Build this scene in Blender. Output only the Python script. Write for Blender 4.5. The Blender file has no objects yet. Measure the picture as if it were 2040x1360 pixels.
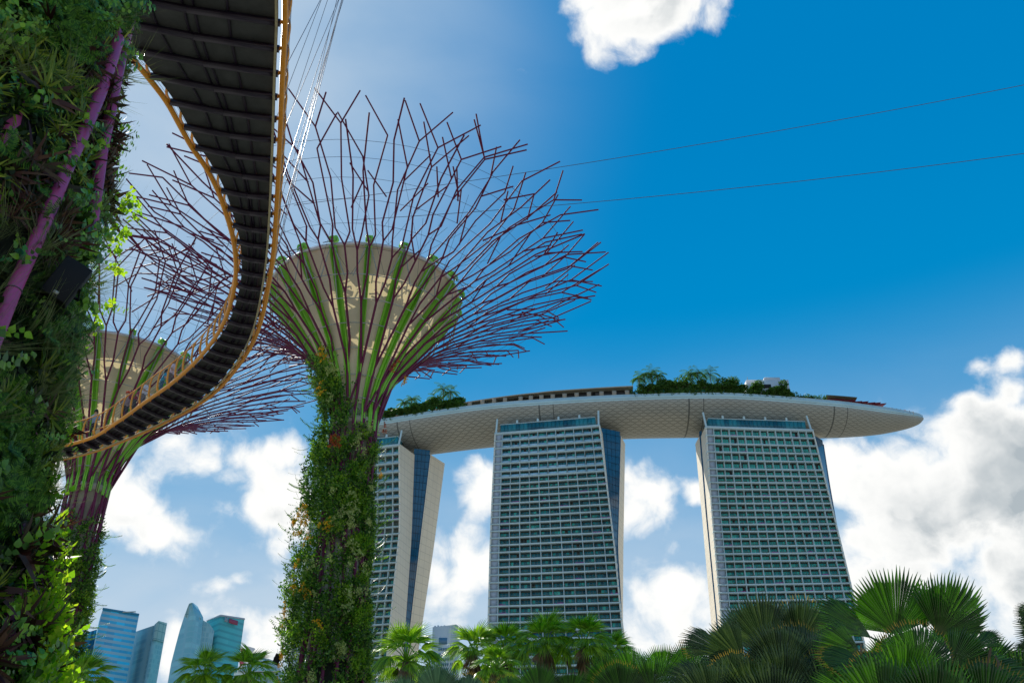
import bpy, math, random
import numpy as np
from mathutils import Vector, Matrix
R = math.radians
random.seed(7); rng = np.random.default_rng(7)
S = bpy.context.scene
COL = S.collection

# ------------------------------------------------------------------ camera
PITCH = R(31.0); FPX = 1983.0; EYE = 1.6
cam = bpy.data.cameras.new('camera'); cam.sensor_width = 36; cam.lens = 35.0
cam.clip_start = 0.1; cam.clip_end = 20000
co = bpy.data.objects.new('camera', cam); COL.objects.link(co)
co.location = (0, 0, EYE); co.rotation_euler = (R(90) + PITCH, 0, 0)
S.camera = co
CP, SP = math.cos(PITCH), math.sin(PITCH)
def ray(px, py):
    x = (px - 1020) / FPX; y = (680 - py) / FPX
    return np.array([x, CP - y * SP, SP + y * CP])
def at_z(px, py, z):                      # real position of a point of known height
    d = ray(px, py); t = (z - EYE) / d[2]
    return np.array([d[0] * t, d[1] * t, z])
def at_y(px, py, Y):
    d = ray(px, py); t = Y / d[1]
    return np.array([d[0] * t, Y, d[2] * t + EYE])

# ------------------------------------------------------------------ sun and sky
SUN_EL, SUN_AZ = R(44), R(-34)            # azimuth from +Y towards +X
sund = Vector((math.cos(SUN_EL) * math.sin(SUN_AZ), math.cos(SUN_EL) * math.cos(SUN_AZ), math.sin(SUN_EL)))
sl = bpy.data.lights.new('sun', 'SUN'); sl.energy = 5.0; sl.angle = R(0.5); sl.color = (1.0, 0.95, 0.86)
so = bpy.data.objects.new('sun', sl); COL.objects.link(so)
so.rotation_euler = (-sund).to_track_quat('-Z', 'Y').to_euler()
S.view_settings.view_transform = 'Standard'; S.view_settings.look = 'None'
S.view_settings.exposure = 0.0; S.view_settings.gamma = 1.0
S.render.engine = 'CYCLES'
S.cycles.use_denoising = True
S.cycles.max_bounces = 6; S.cycles.transparent_max_bounces = 8
S.cycles.diffuse_bounces = 3; S.cycles.glossy_bounces = 3; S.cycles.transmission_bounces = 4

W = bpy.data.worlds.new("World"); S.world = W; W.use_nodes = True
def build_world():
    nt = W.node_tree; nt.nodes.clear(); N = nt.nodes; L = nt.links
    def node(t, **k):
        n = N.new(t)
        for a, b in k.items(): setattr(n, a, b)
        return n
    def mth(op, a, b=None, c=None, clamp=False):
        n = node('ShaderNodeMath', operation=op, use_clamp=clamp)
        for i, v in enumerate((a, b, c)):
            if v is None: continue
            if isinstance(v, (int, float)): n.inputs[i].default_value = v
            else: L.new(v, n.inputs[i])
        return n.outputs[0]
    def vm(op, a, b=None):
        n = node('ShaderNodeVectorMath', operation=op)
        for i, v in enumerate((a, b)):
            if v is None: continue
            if isinstance(v, tuple): n.inputs[i].default_value = v
            else: L.new(v, n.inputs[i])
        return n.outputs[1] if op in ('LENGTH', 'DOT_PRODUCT') else n.outputs[0]
    def smooth(v, a, b, lo=0., hi=1.):
        n = node('ShaderNodeMapRange', interpolation_type='SMOOTHSTEP')
        L.new(v, n.inputs[0])
        for i, x in zip((1, 2, 3, 4), (a, b, lo, hi)): n.inputs[i].default_value = x
        return n.outputs[0]
    def mixc(f, a, b):
        n = node('ShaderNodeMix', data_type='RGBA')
        if isinstance(f, (int, float)): n.inputs[0].default_value = f
        else: L.new(f, n.inputs[0])
        for i, v in ((6, a), (7, b)):
            if isinstance(v, tuple): n.inputs[i].default_value = (*v, 1)
            else: L.new(v, n.inputs[i])
        return n.outputs[2]
    sky = node('ShaderNodeTexSky', sky_type='NISHITA', sun_disc=False)
    sky.sun_elevation = SUN_EL; sky.sun_rotation = SUN_AZ
    sky.air_density = 1.0; sky.dust_density = 0.6; sky.ozone_density = 3.0
    hs = node('ShaderNodeHueSaturation'); L.new(sky.outputs[0], hs.inputs['Color'])
    hs.inputs['Hue'].default_value = 0.487; hs.inputs['Saturation'].default_value = SKY_SAT; hs.inputs['Value'].default_value = SKY_VAL
    geo = node('ShaderNodeTexCoord'); D = vm('NORMALIZE', geo.outputs['Generated'])
    # pale veil of thin high cloud around the sun and low over the left horizon
    sd = vm('DOT_PRODUCT', D, tuple(sund))
    glow = mth('POWER', smooth(sd, 0.82, 1.0), 2.0)
    sep = node('ShaderNodeSeparateXYZ'); L.new(D, sep.inputs[0])
    low = smooth(sep.outputs[2], 0.50, 0.14)
    left = smooth(sep.outputs[0], 0.35, -0.5)
    vnz = node('ShaderNodeTexNoise'); L.new(vm('MULTIPLY', D, (2.2, 2.2, 6.0)), vnz.inputs['Vector'])
    vnz.inputs['Scale'].default_value = 1.6; vnz.inputs['Detail'].default_value = 6; vnz.inputs['Distortion'].default_value = .6
    veil = mth('ADD', mth('MULTIPLY', glow, .9), mth('MULTIPLY', mth('MULTIPLY', low, mth('ADD', left, 0.36)), 0.85))
    veil = mth('MULTIPLY', veil, smooth(vnz.outputs[0], 0.1, 0.8, 0.55, 1.25), clamp=True)
    veil = mth('MAXIMUM', veil, mth('MULTIPLY', smooth(sep.outputs[2], 0.54, 0.24), smooth(vnz.outputs[0], 0.25, 0.7, 0.62, 1.0)))
    elevc = mixc(smooth(sep.outputs[2], 0.3, 0.75), tuple(v * SKY_K for v in (0.0, 0.31, 0.66)), tuple(v * SKY_K for v in (0.0, 0.225, 0.57)))
    clear = mixc(0.86, hs.outputs[0], elevc)
    clear = vm('MAXIMUM', vm('SUBTRACT', clear, (0.03 * SKY_K, 0., 0.)), (0., 0., 0.))
    base = mixc(veil, clear, mixc(smooth(sep.outputs[2], 0.25, 0.55), tuple(v * SKY_K for v in (0.54, 0.67, 0.80)), tuple(v * SKY_K for v in (0.45, 0.59, 0.75))))
    # cumulus: soft masks placed in direction space, broken up by fractal noise
    def nz(vec, sc, det, rough=.55, dist=0.):
        n = node('ShaderNodeTexNoise'); L.new(vec, n.inputs['Vector'])
        n.inputs['Scale'].default_value = sc; n.inputs['Detail'].default_value = det
        n.inputs['Roughness'].default_value = rough; n.inputs['Distortion'].default_value = dist
        return n.outputs[0]
    def density(Dv0):
        tot = None
        wp = node('ShaderNodeTexNoise'); L.new(Dv0, wp.inputs['Vector']); wp.inputs['Scale'].default_value = 9.; wp.inputs['Detail'].default_value = 4
        Dv = vm('ADD', Dv0, vm('MULTIPLY', vm('SUBTRACT', wp.outputs['Color'], (.5, .5, .5)), (.07, .07, .05)))
        for (px, py, rx, ry, amp) in CLOUDS:
            c = ray(px, py); c = c / np.linalg.norm(c)
            v = vm('SUBTRACT', Dv, tuple(c))
            l = vm('LENGTH', vm('MULTIPLY', v, (FPX / rx, FPX / ry * .8, FPX / ry)))
            m = mth('MULTIPLY', mth('SUBTRACT', 1.0, mth('MULTIPLY', l, 1.0)), amp)
            tot = m if tot is None else mth('MAXIMUM', tot, m)
        tot = mth('MAXIMUM', tot, -0.95)
        s2 = node('ShaderNodeSeparateXYZ'); L.new(Dv, s2.inputs[0])
        tot = mth('ADD', tot, smooth(s2.outputs[1], 0.05, -0.5, 0., .85))      # cloud added behind the viewer, out of view, to brighten shaded faces
        n = mth('SUBTRACT', nz(Dv, 6.5, 12, .60, 0.), .5)
        n2 = mth('SUBTRACT', nz(Dv, 21., 10, .64, 0.), .5)
        def puff(sc):
            v = node('ShaderNodeTexVoronoi', feature='F1'); L.new(Dv, v.inputs['Vector']); v.inputs['Scale'].default_value = sc
            return mth('SUBTRACT', 0.52, v.outputs['Distance'])
        pf = mth('ADD', mth('MULTIPLY', puff(17.), .75), mth('MULTIPLY', puff(41.), .42))
        return mth('ADD', mth('ADD', tot, pf), mth('ADD', mth('MULTIPLY', n, 2.4), mth('MULTIPLY', n2, 1.0)))
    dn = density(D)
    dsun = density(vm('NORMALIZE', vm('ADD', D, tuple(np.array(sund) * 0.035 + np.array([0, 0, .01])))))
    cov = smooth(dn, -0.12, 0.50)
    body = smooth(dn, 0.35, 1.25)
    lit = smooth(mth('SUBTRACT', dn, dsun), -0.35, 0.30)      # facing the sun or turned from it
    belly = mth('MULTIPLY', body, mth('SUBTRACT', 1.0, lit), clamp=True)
    wn = smooth(nz(D, 4.2, 6, .6), .40, .60)
    belly = mth('ADD', mth('MULTIPLY', belly, .75), mth('MULTIPLY', mth('MULTIPLY', body, smooth(sep.outputs[0], .2, .45)), mth('MULTIPLY', wn, .9)), clamp=True)
    k = SKY_K
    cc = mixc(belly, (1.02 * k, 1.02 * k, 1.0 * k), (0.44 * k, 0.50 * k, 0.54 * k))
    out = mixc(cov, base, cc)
    # below the horizon: dull ground haze
    out = mixc(smooth(sep.outputs[2], 0.0, -0.05), out, (0.25 * k, .27 * k, .27 * k))
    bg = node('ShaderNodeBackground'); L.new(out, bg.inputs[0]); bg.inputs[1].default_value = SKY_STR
    o = node('ShaderNodeOutputWorld'); L.new(bg.outputs[0], o.inputs[0])
SKY_STR = 0.10; SKY_K = 1.0 / SKY_STR; SKY_SAT = 1.75; SKY_VAL = 1.0
CLOUDS = [  # px, py, half width, half height, strength
    (1290, -20, 165, 115, 1.35), (1410, 20, 70, 60, .6),
    (2030, 715, 75, 35, .5), (1960, 735, 60, 30, .35), (2020, 800, 60, 60, .4),
    (1850, 1010, 210, 180, 1.5), (2010, 960, 170, 160, 1.4), (1730, 960, 130, 120, 1.1), (2050, 1130, 260, 190, 1.0), (1800, 1130, 200, 90, .8),
    (965, 975, 60, 55, .9), (1290, 985, 60, 50, .55), (1325, 1015, 40, 30, .5), (1385, 985, 30, 30, .5),
    (920, 1150, 120, 75, .85), (880, 1225, 60, 45, .7), (1330, 1200, 160, 60, .5), (1350, 1280, 150, 60, .4),
    (400, 920, 170, 80, 1.1), (545, 1000, 140, 90, 1.0), (250, 985, 130, 110, 1.05), (330, 1060, 110, 70, .9), (560, 905, 80, 60, .6), (450, 1010, 140, 60, .6),
    (520, 1255, 100, 60, .6), (340, 1290, 60, 70, .55), (470, 1160, 160, 20, .3), (40, 900, 200, 150, .8)]
build_world()

# ------------------------------------------------------------------ helpers
def link(o): COL.objects.link(o); return o
def tag(o, label=None, cat=None, group=None, kind=None):
    if label: o['label'] = label
    if cat: o['category'] = cat
    if group: o['group'] = group
    if kind: o['kind'] = kind
    return o
def empty(name, loc=(0, 0, 0), label=None, cat=None, group=None):
    o = bpy.data.objects.new(name, None); link(o); o.location = loc; o.empty_display_size = .5
    return tag(o, label, cat, group)
def mesh_of(name, V, F, mats, mi=None, smooth=False, uv=None):
    """F: list of int arrays (n,k) or list of tuples"""
    me = bpy.data.meshes.new(name)
    V = np.asarray(V, dtype=np.float32)
    if isinstance(F, np.ndarray): F = [F]
    if len(F) and isinstance(F[0], np.ndarray) and F[0].ndim == 2:
        loops = np.concatenate([f.ravel() for f in F]).astype(np.int32)
        sizes = np.concatenate([np.full(len(f), f.shape[1]) for f in F])
    else:
        loops = np.array([i for f in F for i in f], dtype=np.int32); sizes = np.array([len(f) for f in F])
    me.vertices.add(len(V)); me.vertices.foreach_set('co', V.ravel())
    me.loops.add(len(loops)); me.loops.foreach_set('vertex_index', loops)
    st = np.concatenate([[0], np.cumsum(sizes)[:-1]]).astype(np.int32)
    me.polygons.add(len(sizes)); me.polygons.foreach_set('loop_start', st)
    for m in (mats if isinstance(mats, (list, tuple)) else [mats]): me.materials.append(m)
    if mi is not None: me.polygons.foreach_set('material_index', np.asarray(mi, dtype=np.int32))
    if smooth: me.polygons.foreach_set('use_smooth', np.ones(len(sizes), dtype=bool))
    me.update(calc_edges=True)
    if uv is not None:
        l = me.uv_layers.new(name='UVMap'); l.data.foreach_set('uv', np.asarray(uv, dtype=np.float32)[loops].ravel())
    me.validate()
    return me
class MB:
    def __init__(s): s.V = []; s.F3 = []; s.F4 = []; s.M3 = []; s.M4 = []; s.n = 0; s.UV = []
    def add(s, V, F, m=0, uv=None):
        V = np.asarray(V, float); F = np.asarray(F, int)
        if len(V) == 0 or len(F) == 0: return s
        s.V.append(V); (s.F3 if F.shape[1] == 3 else s.F4).append(F + s.n)
        (s.M3 if F.shape[1] == 3 else s.M4).append(np.full(len(F), m)); s.n += len(V)
        s.UV.append(np.zeros((len(V), 2)) if uv is None else np.asarray(uv, float))
        return s
    def tube(s, P, r, n=6, m=0, closed=False, caps=True):
        P = np.asarray(P, float); k = len(P); r = np.broadcast_to(np.asarray(r, float), (k,))
        if closed: T = np.roll(P, -1, 0) - np.roll(P, 1, 0)
        else:
            T = np.empty_like(P); T[1:-1] = P[2:] - P[:-2] if k > 2 else T[1:-1]; T[0] = P[1] - P[0]; T[-1] = P[-1] - P[-2]
        T /= np.linalg.norm(T, axis=1)[:, None] + 1e-12
        ref = np.array([0, 0, 1.]) if abs(T[0][2]) < .9 else np.array([1., 0, 0])
        u = np.cross(T[0], ref); u /= np.linalg.norm(u); U = [u]
        for i in range(1, k):
            u = U[-1] - T[i] * np.dot(U[-1], T[i]); u /= np.linalg.norm(u) + 1e-12; U.append(u)
        U = np.array(U); Wv = np.cross(T, U)
        a = np.arange(n) * 2 * math.pi / n
        V = P[:, None] + r[:, None, None] * (np.cos(a)[None, :, None] * U[:, None] + np.sin(a)[None, :, None] * Wv[:, None])
        V = V.reshape(-1, 3); i, j = np.meshgrid(np.arange(k if closed else k - 1), np.arange(n), indexing='ij')
        i2 = (i + 1) % k; j2 = (j + 1) % n
        F = np.stack([i * n + j, i * n + j2, i2 * n + j2, i2 * n + j], -1).reshape(-1, 4)
        s.add(V, F, m)
        if caps and not closed:
            for e in (0, k - 1):
                c = np.vstack([V[e * n:(e + 1) * n], P[e]])
                q = np.array([[x, (x + 1) % n, n] for x in range(n)]); s.add(c, q if e else q[:, ::-1], m)
        return s
    def box(s, c, ax, m=0):
        """c centre; ax three half-extent vectors"""
        c = np.asarray(c, float); X, Y, Z = [np.asarray(a, float) for a in ax]
        V = [c + a * X + b * Y + d * Z for d in (-1, 1) for b in (-1, 1) for a in (-1, 1)]
        F = [[0, 2, 3, 1], [4, 5, 7, 6], [0, 1, 5, 4], [2, 6, 7, 3], [0, 4, 6, 2], [1, 3, 7, 5]]
        return s.add(V, F, m)
    def abox(s, c, h, m=0): return s.box(c, ((h[0], 0, 0), (0, h[1], 0), (0, 0, h[2])), m)
    def beam(s, a, b, w, h, m=0, up=(0, 0, 1)):
        a = np.asarray(a, float); b = np.asarray(b, float); t = b - a; L = np.linalg.norm(t)
        if L < 1e-9: return s
        t /= L; sd = np.cross(t, up); sd /= np.linalg.norm(sd) + 1e-12; u = np.cross(sd, t)
        return s.box((a + b) / 2, (t * L / 2, sd * w / 2, u * h / 2), m)
    def lathe(s, prof, n, ctr=(0, 0), m=0, a0=0., a1=2 * math.pi, uvs=False):
        prof = np.asarray(prof, float); k = len(prof); full = abs(a1 - a0 - 2 * math.pi) < 1e-6
        a = a0 + np.arange(n if full else n + 1) * (a1 - a0) / n; na = len(a)
        V = np.stack([ctr[0] + prof[:, None, 0] * np.sin(a), ctr[1] + prof[:, None, 0] * np.cos(a), np.broadcast_to(prof[:, None, 1], (k, na))], -1).reshape(-1, 3)
        i, j = np.meshgrid(np.arange(k - 1), np.arange(n), indexing='ij'); j2 = (j + 1) % na
        F = np.stack([i * na + j, i * na + j2, (i + 1) * na + j2, (i + 1) * na + j], -1).reshape(-1, 4)
        return s.add(V, F, m)
    def grid(s, P, m=0, uv=None):
        P = np.asarray(P, float); a, b = P.shape[:2]
        i, j = np.meshgrid(np.arange(a - 1), np.arange(b - 1), indexing='ij')
        F = np.stack([i * b + j, i * b + j + 1, (i + 1) * b + j + 1, (i + 1) * b + j], -1).reshape(-1, 4)
        return s.add(P.reshape(-1, 3), F, m, None if uv is None else np.asarray(uv).reshape(-1, 2))
    def scatter(s, T, M, L, m=0):
        """instances of template T=(V,F) with matrices M (n,3,3) and positions L (n,3)"""
        V, F = T; V = np.asarray(V, float); F = np.asarray(F, int); n = len(L)
        if n == 0: return s
        P = np.einsum('nij,vj->nvi', M, V) + L[:, None]
        FF = F[None] + (np.arange(n) * len(V))[:, None, None]
        return s.add(P.reshape(-1, 3), FF.reshape(-1, F.shape[1]), m)
    def build(s, name, mats, parent=None, smooth=False, uv=False):
        V = np.concatenate(s.V) if s.V else np.zeros((0, 3)); Fs = []; Ms = []
        if s.F4: Fs.append(np.concatenate(s.F4)); Ms.append(np.concatenate(s.M4))
        if s.F3: Fs.append(np.concatenate(s.F3)); Ms.append(np.concatenate(s.M3))
        if parent is not None: V = V - np.array(world_loc(parent))
        me = mesh_of(name, V, Fs, mats, np.concatenate(Ms), smooth, np.concatenate(s.UV) if uv else None)
        o = bpy.data.objects.new(name, me); link(o)
        if parent is not None: o.parent = parent
        return o
def world_loc(o):
    v = Vector((0, 0, 0))
    while o is not None: v += o.location; o = o.parent
    return v
def unit(v): v = np.asarray(v, float); return v / (np.linalg.norm(v) + 1e-12)
def catmull(P, n):
    P = np.asarray(P, float); P = np.vstack([2 * P[0] - P[1], P, 2 * P[-1] - P[-2]]); out = []
    for i in range(1, len(P) - 2):
        for t in np.linspace(0, 1, n, endpoint=False):
            a, b, c, d = P[i - 1:i + 3]
            out.append(.5 * ((2 * b) + (c - a) * t + (2 * a - 5 * b + 4 * c - d) * t * t + (3 * b - a - 3 * c + d) * t ** 3))
    out.append(P[-2]); return np.array(out)
def resample(P, step=None, n=None):
    P = np.asarray(P, float); d = np.r_[0, np.cumsum(np.linalg.norm(np.diff(P, axis=0), axis=1))]
    n = n or max(2, int(round(d[-1] / step)) + 1); t = np.linspace(0, d[-1], n)
    return np.stack([np.interp(t, d, P[:, i]) for i in range(3)], -1)

# ------------------------------------------------------------------ materials
def mat(name, col, rough=.6, metal=0., var=0., vscale=4., bump=0., trans=0., tcol=None, spec=.5, cols=None, coat=0., streak=None):
    m = bpy.data.materials.new(name); m.use_nodes = True; nt = m.node_tree; N = nt.nodes; L = nt.links
    b = N['Principled BSDF']; b.inputs['Base Color'].default_value = (*col, 1); b.inputs['Roughness'].default_value = rough
    b.inputs['Metallic'].default_value = metal; b.inputs['Specular IOR Level'].default_value = spec; b.inputs['Coat Weight'].default_value = coat
    csrc = None
    if cols:                                        # a colour of its own for each leaf
        g = N.new('ShaderNodeNewGeometry'); r = N.new('ShaderNodeValToRGB'); r.color_ramp.interpolation = 'LINEAR'
        L.new(g.outputs['Random Per Island'], r.inputs[0]); e = r.color_ramp.elements
        while len(e) < len(cols): e.new(.5)
        for i, c in enumerate(cols): e[i].position = c[0] if len(c) == 4 else i / (len(cols) - 1); e[i].color = (*c[-3:], 1)
        csrc = r.outputs[0]
    if var > 0:
        tc = N.new('ShaderNodeTexCoord'); n = N.new('ShaderNodeTexNoise'); n.inputs['Scale'].default_value = vscale; n.inputs['Detail'].default_value = 6
        n.inputs['Roughness'].default_value = .6
        if streak:
            mp = N.new('ShaderNodeMapping'); mp.inputs['Scale'].default_value = streak; L.new(tc.outputs['Object'], mp.inputs[0]); L.new(mp.outputs[0], n.inputs['Vector'])
        else: L.new(tc.outputs['Object'], n.inputs['Vector'])
        mr = N.new('ShaderNodeMapRange'); mr.inputs[1].default_value = .3; mr.inputs[2].default_value = .7; mr.inputs[3].default_value = 1 - var; mr.inputs[4].default_value = 1 + var
        L.new(n.outputs[0], mr.inputs[0])
        mx = N.new('ShaderNodeVectorMath'); mx.operation = 'SCALE'
        if csrc is None: mx.inputs[0].default_value = col
        else: L.new(csrc, mx.inputs[0])
        L.new(mr.outputs[0], mx.inputs['Scale']); csrc = mx.outputs[0]
        rr = N.new('ShaderNodeMapRange'); rr.inputs[3].default_value = max(.05, rough - .12); rr.inputs[4].default_value = min(1, rough + .12)
        L.new(n.outputs[0], rr.inputs[0]); L.new(rr.outputs[0], b.inputs['Roughness'])
        if bump:
            bp = N.new('ShaderNodeBump'); bp.inputs['Strength'].default_value = bump; bp.inputs['Distance'].default_value = .05
            L.new(n.outputs[0], bp.inputs['Height']); L.new(bp.outputs[0], b.inputs['Normal'])
    if csrc is not None: L.new(csrc, b.inputs['Base Color'])
    if trans > 0:
        t = N.new('ShaderNodeBsdfTranslucent'); mix = N.new('ShaderNodeMixShader'); mix.inputs[0].default_value = trans
        if csrc is not None:
            vv = N.new('ShaderNodeVectorMath'); vv.operation = 'MULTIPLY'; vv.inputs[1].default_value = tcol or (1.5, 1.5, 1)
            L.new(csrc, vv.inputs[0]); L.new(vv.outputs[0], t.inputs[0])
        else: t.inputs[0].default_value = (*(tcol or col), 1)
        L.new(b.outputs[0], mix.inputs[1]); L.new(t.outputs[0], mix.inputs[2]); L.new(mix.outputs[0], N['Material Output'].inputs[0])
    return m
M = {}
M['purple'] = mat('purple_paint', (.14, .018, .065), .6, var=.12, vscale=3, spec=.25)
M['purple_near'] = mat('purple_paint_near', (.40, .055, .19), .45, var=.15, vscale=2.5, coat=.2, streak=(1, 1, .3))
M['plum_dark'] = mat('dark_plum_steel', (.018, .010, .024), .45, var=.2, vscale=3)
M['orange'] = mat('orange_paint', (.80, .31, .012), .45, var=.12, vscale=5)
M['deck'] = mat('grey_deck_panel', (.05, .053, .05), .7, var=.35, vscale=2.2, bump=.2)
M['green_rib'] = mat('green_paint', (.22, .58, .03), .42, var=.1, vscale=4)
M['steel'] = mat('grey_steel', (.42, .43, .40), .4, metal=.2, var=.15, vscale=6)
M['cable'] = mat('cable_steel', (.10, .10, .13), .45, metal=.5)
M['rope'] = mat('tan_sleeve', (.42, .36, .2), .6, var=.2)
M['concrete'] = mat('concrete', (.36, .33, .27), .85, var=.3, vscale=1.2, bump=.4)
M['membrane'] = mat('cream_membrane', (.84, .70, .54), .6, var=.06, vscale=.7, trans=.25, tcol=(1.2, 1.2, .85), streak=(1, 1, .25))
M['rimwhite'] = mat('pale_membrane_roll', (.75, .72, .70), .5, var=.06)
M['lid'] = mat('shading_lid', (.25, .24, .22), .8, var=.2)
M['black'] = mat('black_housing', (.008, .008, .009), .6, var=.2, spec=.2)
M['lens'] = mat('lamp_glass', (.35, .33, .28), .2)
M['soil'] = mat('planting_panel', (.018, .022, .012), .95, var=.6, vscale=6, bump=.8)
M['bark'] = mat('palm_bark', (.10, .065, .04), .9, var=.4, vscale=6, bump=.6)
M['white'] = mat('white_paint', (.55, .58, .60), .55, var=.05, vscale=.3)
M['slabwhite'] = mat('white_slab_edge', (.56, .67, .66), .6, var=.07, vscale=.25)
M['cream'] = mat('cream_cladding', (.76, .66, .54), .6, var=.08, vscale=.12)
M['grey_bay'] = mat('grey_bay_panel', (.42, .45, .50), .6, var=.06, vscale=.4)
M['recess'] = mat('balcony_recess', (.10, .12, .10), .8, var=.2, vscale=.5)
M['window_bar'] = mat('window_bar', (.24, .31, .29), .6)
M['fin'] = mat('partition_grey', (.52, .60, .56), .65, var=.1, vscale=.3)
M['planter'] = mat('planter_green', (.05, .085, .03), .8, cols=[(.03, .06, .02), (.07, .11, .03), (.05, .09, .03)])
M['flower_pink'] = mat('magenta_flowers', (.30, .03, .18), .7)
M['dark_opening'] = mat('dark_room', (.015, .013, .012), .8)
def glass_mat(name, c0, c1, rough=.15, scale=.35, spec=.5):
    m = bpy.data.materials.new(name); m.use_nodes = True; nt = m.node_tree; N = nt.nodes; L = nt.links
    b = N['Principled BSDF']; b.inputs['Roughness'].default_value = rough; b.inputs['Specular IOR Level'].default_value = spec
    g = N.new('ShaderNodeNewGeometry'); tc = N.new('ShaderNodeTexCoord'); n = N.new('ShaderNodeTexNoise'); n.inputs['Scale'].default_value = scale
    L.new(tc.outputs['Object'], n.inputs['Vector'])
    a = N.new('ShaderNodeMath'); a.operation = 'ADD'; L.new(n.outputs[0], a.inputs[0]); L.new(g.outputs['Random Per Island'], a.inputs[1])
    mr = N.new('ShaderNodeMapRange'); mr.inputs[1].default_value = .45; mr.inputs[2].default_value = 1.5; L.new(a.outputs[0], mr.inputs[0])
    mx = N.new('ShaderNodeMix'); mx.data_type = 'RGBA'; L.new(mr.outputs[0], mx.inputs[0]); mx.inputs[6].default_value = (*c0, 1); mx.inputs[7].default_value = (*c1, 1)
    L.new(mx.outputs[2], b.inputs['Base Color']); return m
M['teal'] = glass_mat('teal_window', (.003, .07, .11), (.03, .24, .28), spec=.35)
M['teal_light'] = glass_mat('teal_window_light', (.008, .24, .27), (.08, .62, .50), spec=.35)
M['blue_glass'] = glass_mat('blue_curtain_glass', (.006, .05, .10), (.02, .13, .25), .12)
M['rail_glass'] = glass_mat('balustrade_glass', (.25, .42, .5), (.45, .62, .7), .15)
# leaves
def leafm(name, cols, trans=.35, rough=.5, tcol=(1.6, 1.8, .9), var=.12, spec=.22):
    return mat(name, cols[0][-3:], rough, var=var, vscale=3., trans=trans, tcol=tcol, cols=cols, spec=spec)
M['heart'] = leafm('climber_leaf', [(.018, .07, .006), (.055, .19, .010), (.13, .32, .018), (.30, .52, .04), (.03, .12, .012)], .3, .34, spec=.5)
M['fern'] = leafm('fern_leaf', [(.018, .06, .006), (.05, .15, .012), (.14, .28, .025)], .3)
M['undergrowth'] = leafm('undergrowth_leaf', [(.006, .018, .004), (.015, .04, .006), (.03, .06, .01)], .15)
M['strap'] = leafm('olive_strap_leaf', [(.05, .09, .01), (.20, .26, .015), (.09, .16, .012), (.40, .42, .05)], .25)
M['maroon'] = leafm('maroon_strap_leaf', [(.035, .012, .014), (.08, .028, .018), (.03, .035, .012), (.13, .06, .035)], .15, tcol=(1.4, 1.1, .9))
M['airgrass'] = leafm('pale_grass_blade', [(.14, .17, .06), (.22, .25, .11), (.08, .12, .03)], .2, .6)
M['lime'] = leafm('backlit_lime_leaf', [(.16, .34, .012), (.32, .50, .02), (.48, .56, .03)], .55)  # leaf colour raised so the creeper looks backlit
M['creeper'] = leafm('creeper_leaf', [(.012, .05, .006), (.03, .11, .01), (.08, .20, .018), (.22, .36, .04)], .35, .4, spec=.4)
M['creeper_bright'] = leafm('bright_creeper_leaf', [(.12, .24, .015), (.20, .36, .02), (.34, .44, .05)], .45)
M['creeper_pale'] = leafm('pale_seed_cluster', [(.36, .42, .14), (.50, .52, .22), (.26, .34, .10)], .3)
M['yellow_flower'] = leafm('yellow_flower', [(.80, .42, .01), (.85, .52, .03), (.75, .32, .01)], .3, .6, (1, 1, 1))
M['red_flower'] = leafm('red_flower', [(.45, .05, .02), (.55, .13, .03), (.35, .08, .04)], .3, .6, (1, 1, 1))
M['fan_green'] = leafm('fan_leaf_green', [(.012, .05, .004), (.038, .12, .010), (.08, .20, .018)], .34, .34, (1.8, 2.2, .6), var=.3, spec=.45)
M['fan_grey'] = leafm('fan_leaf_grey', [(.022, .055, .04), (.05, .10, .07), (.08, .14, .10)], .25, .42, (1.2, 1.6, 1.), var=.3, spec=.4)
M['fan_dark'] = leafm('fan_leaf_dark', [(.014, .035, .012), (.04, .075, .026), (.09, .13, .05)], .25, .36, (1.4, 1.6, .8), var=.3, spec=.45)
M['fan_rib'] = mat('fan_leaf_rib', (.14, .19, .06), .45, var=.2, trans=.2, tcol=(.2, .28, .06))
M['fan_tip'] = mat('yellowed_leaf_tip', (.38, .25, .03), .6, trans=.4, tcol=(.5, .35, .05))
M['fan_mid'] = leafm('palm_leaf', [(.08, .17, .012), (.17, .31, .02), (.32, .46, .04)], .5, .26, (2.0, 2.2, .6), var=.3, spec=.6)
M['dead'] = leafm('dead_frond', [(.16, .095, .045), (.24, .15, .08), (.10, .06, .03)], .2, .8, (1, 1, 1))
M['tree_leaf'] = leafm('tree_leaf', [(.035, .09, .02), (.06, .14, .025), (.10, .19, .03)], .35)
M['trunk'] = mat('tree_bark', (.13, .10, .07), .9, var=.3)

# ground
mb = MB(); mb.add([(-1500, -700, 0), (1500, -700, 0), (1500, 1450, 0), (-1500, 1450, 0)], [[0, 1, 2, 3]])
tag(mb.build('ground', mat('pale_paving', (.27, .25, .20), .9, var=.2, vscale=.05)), kind='structure')

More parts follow.
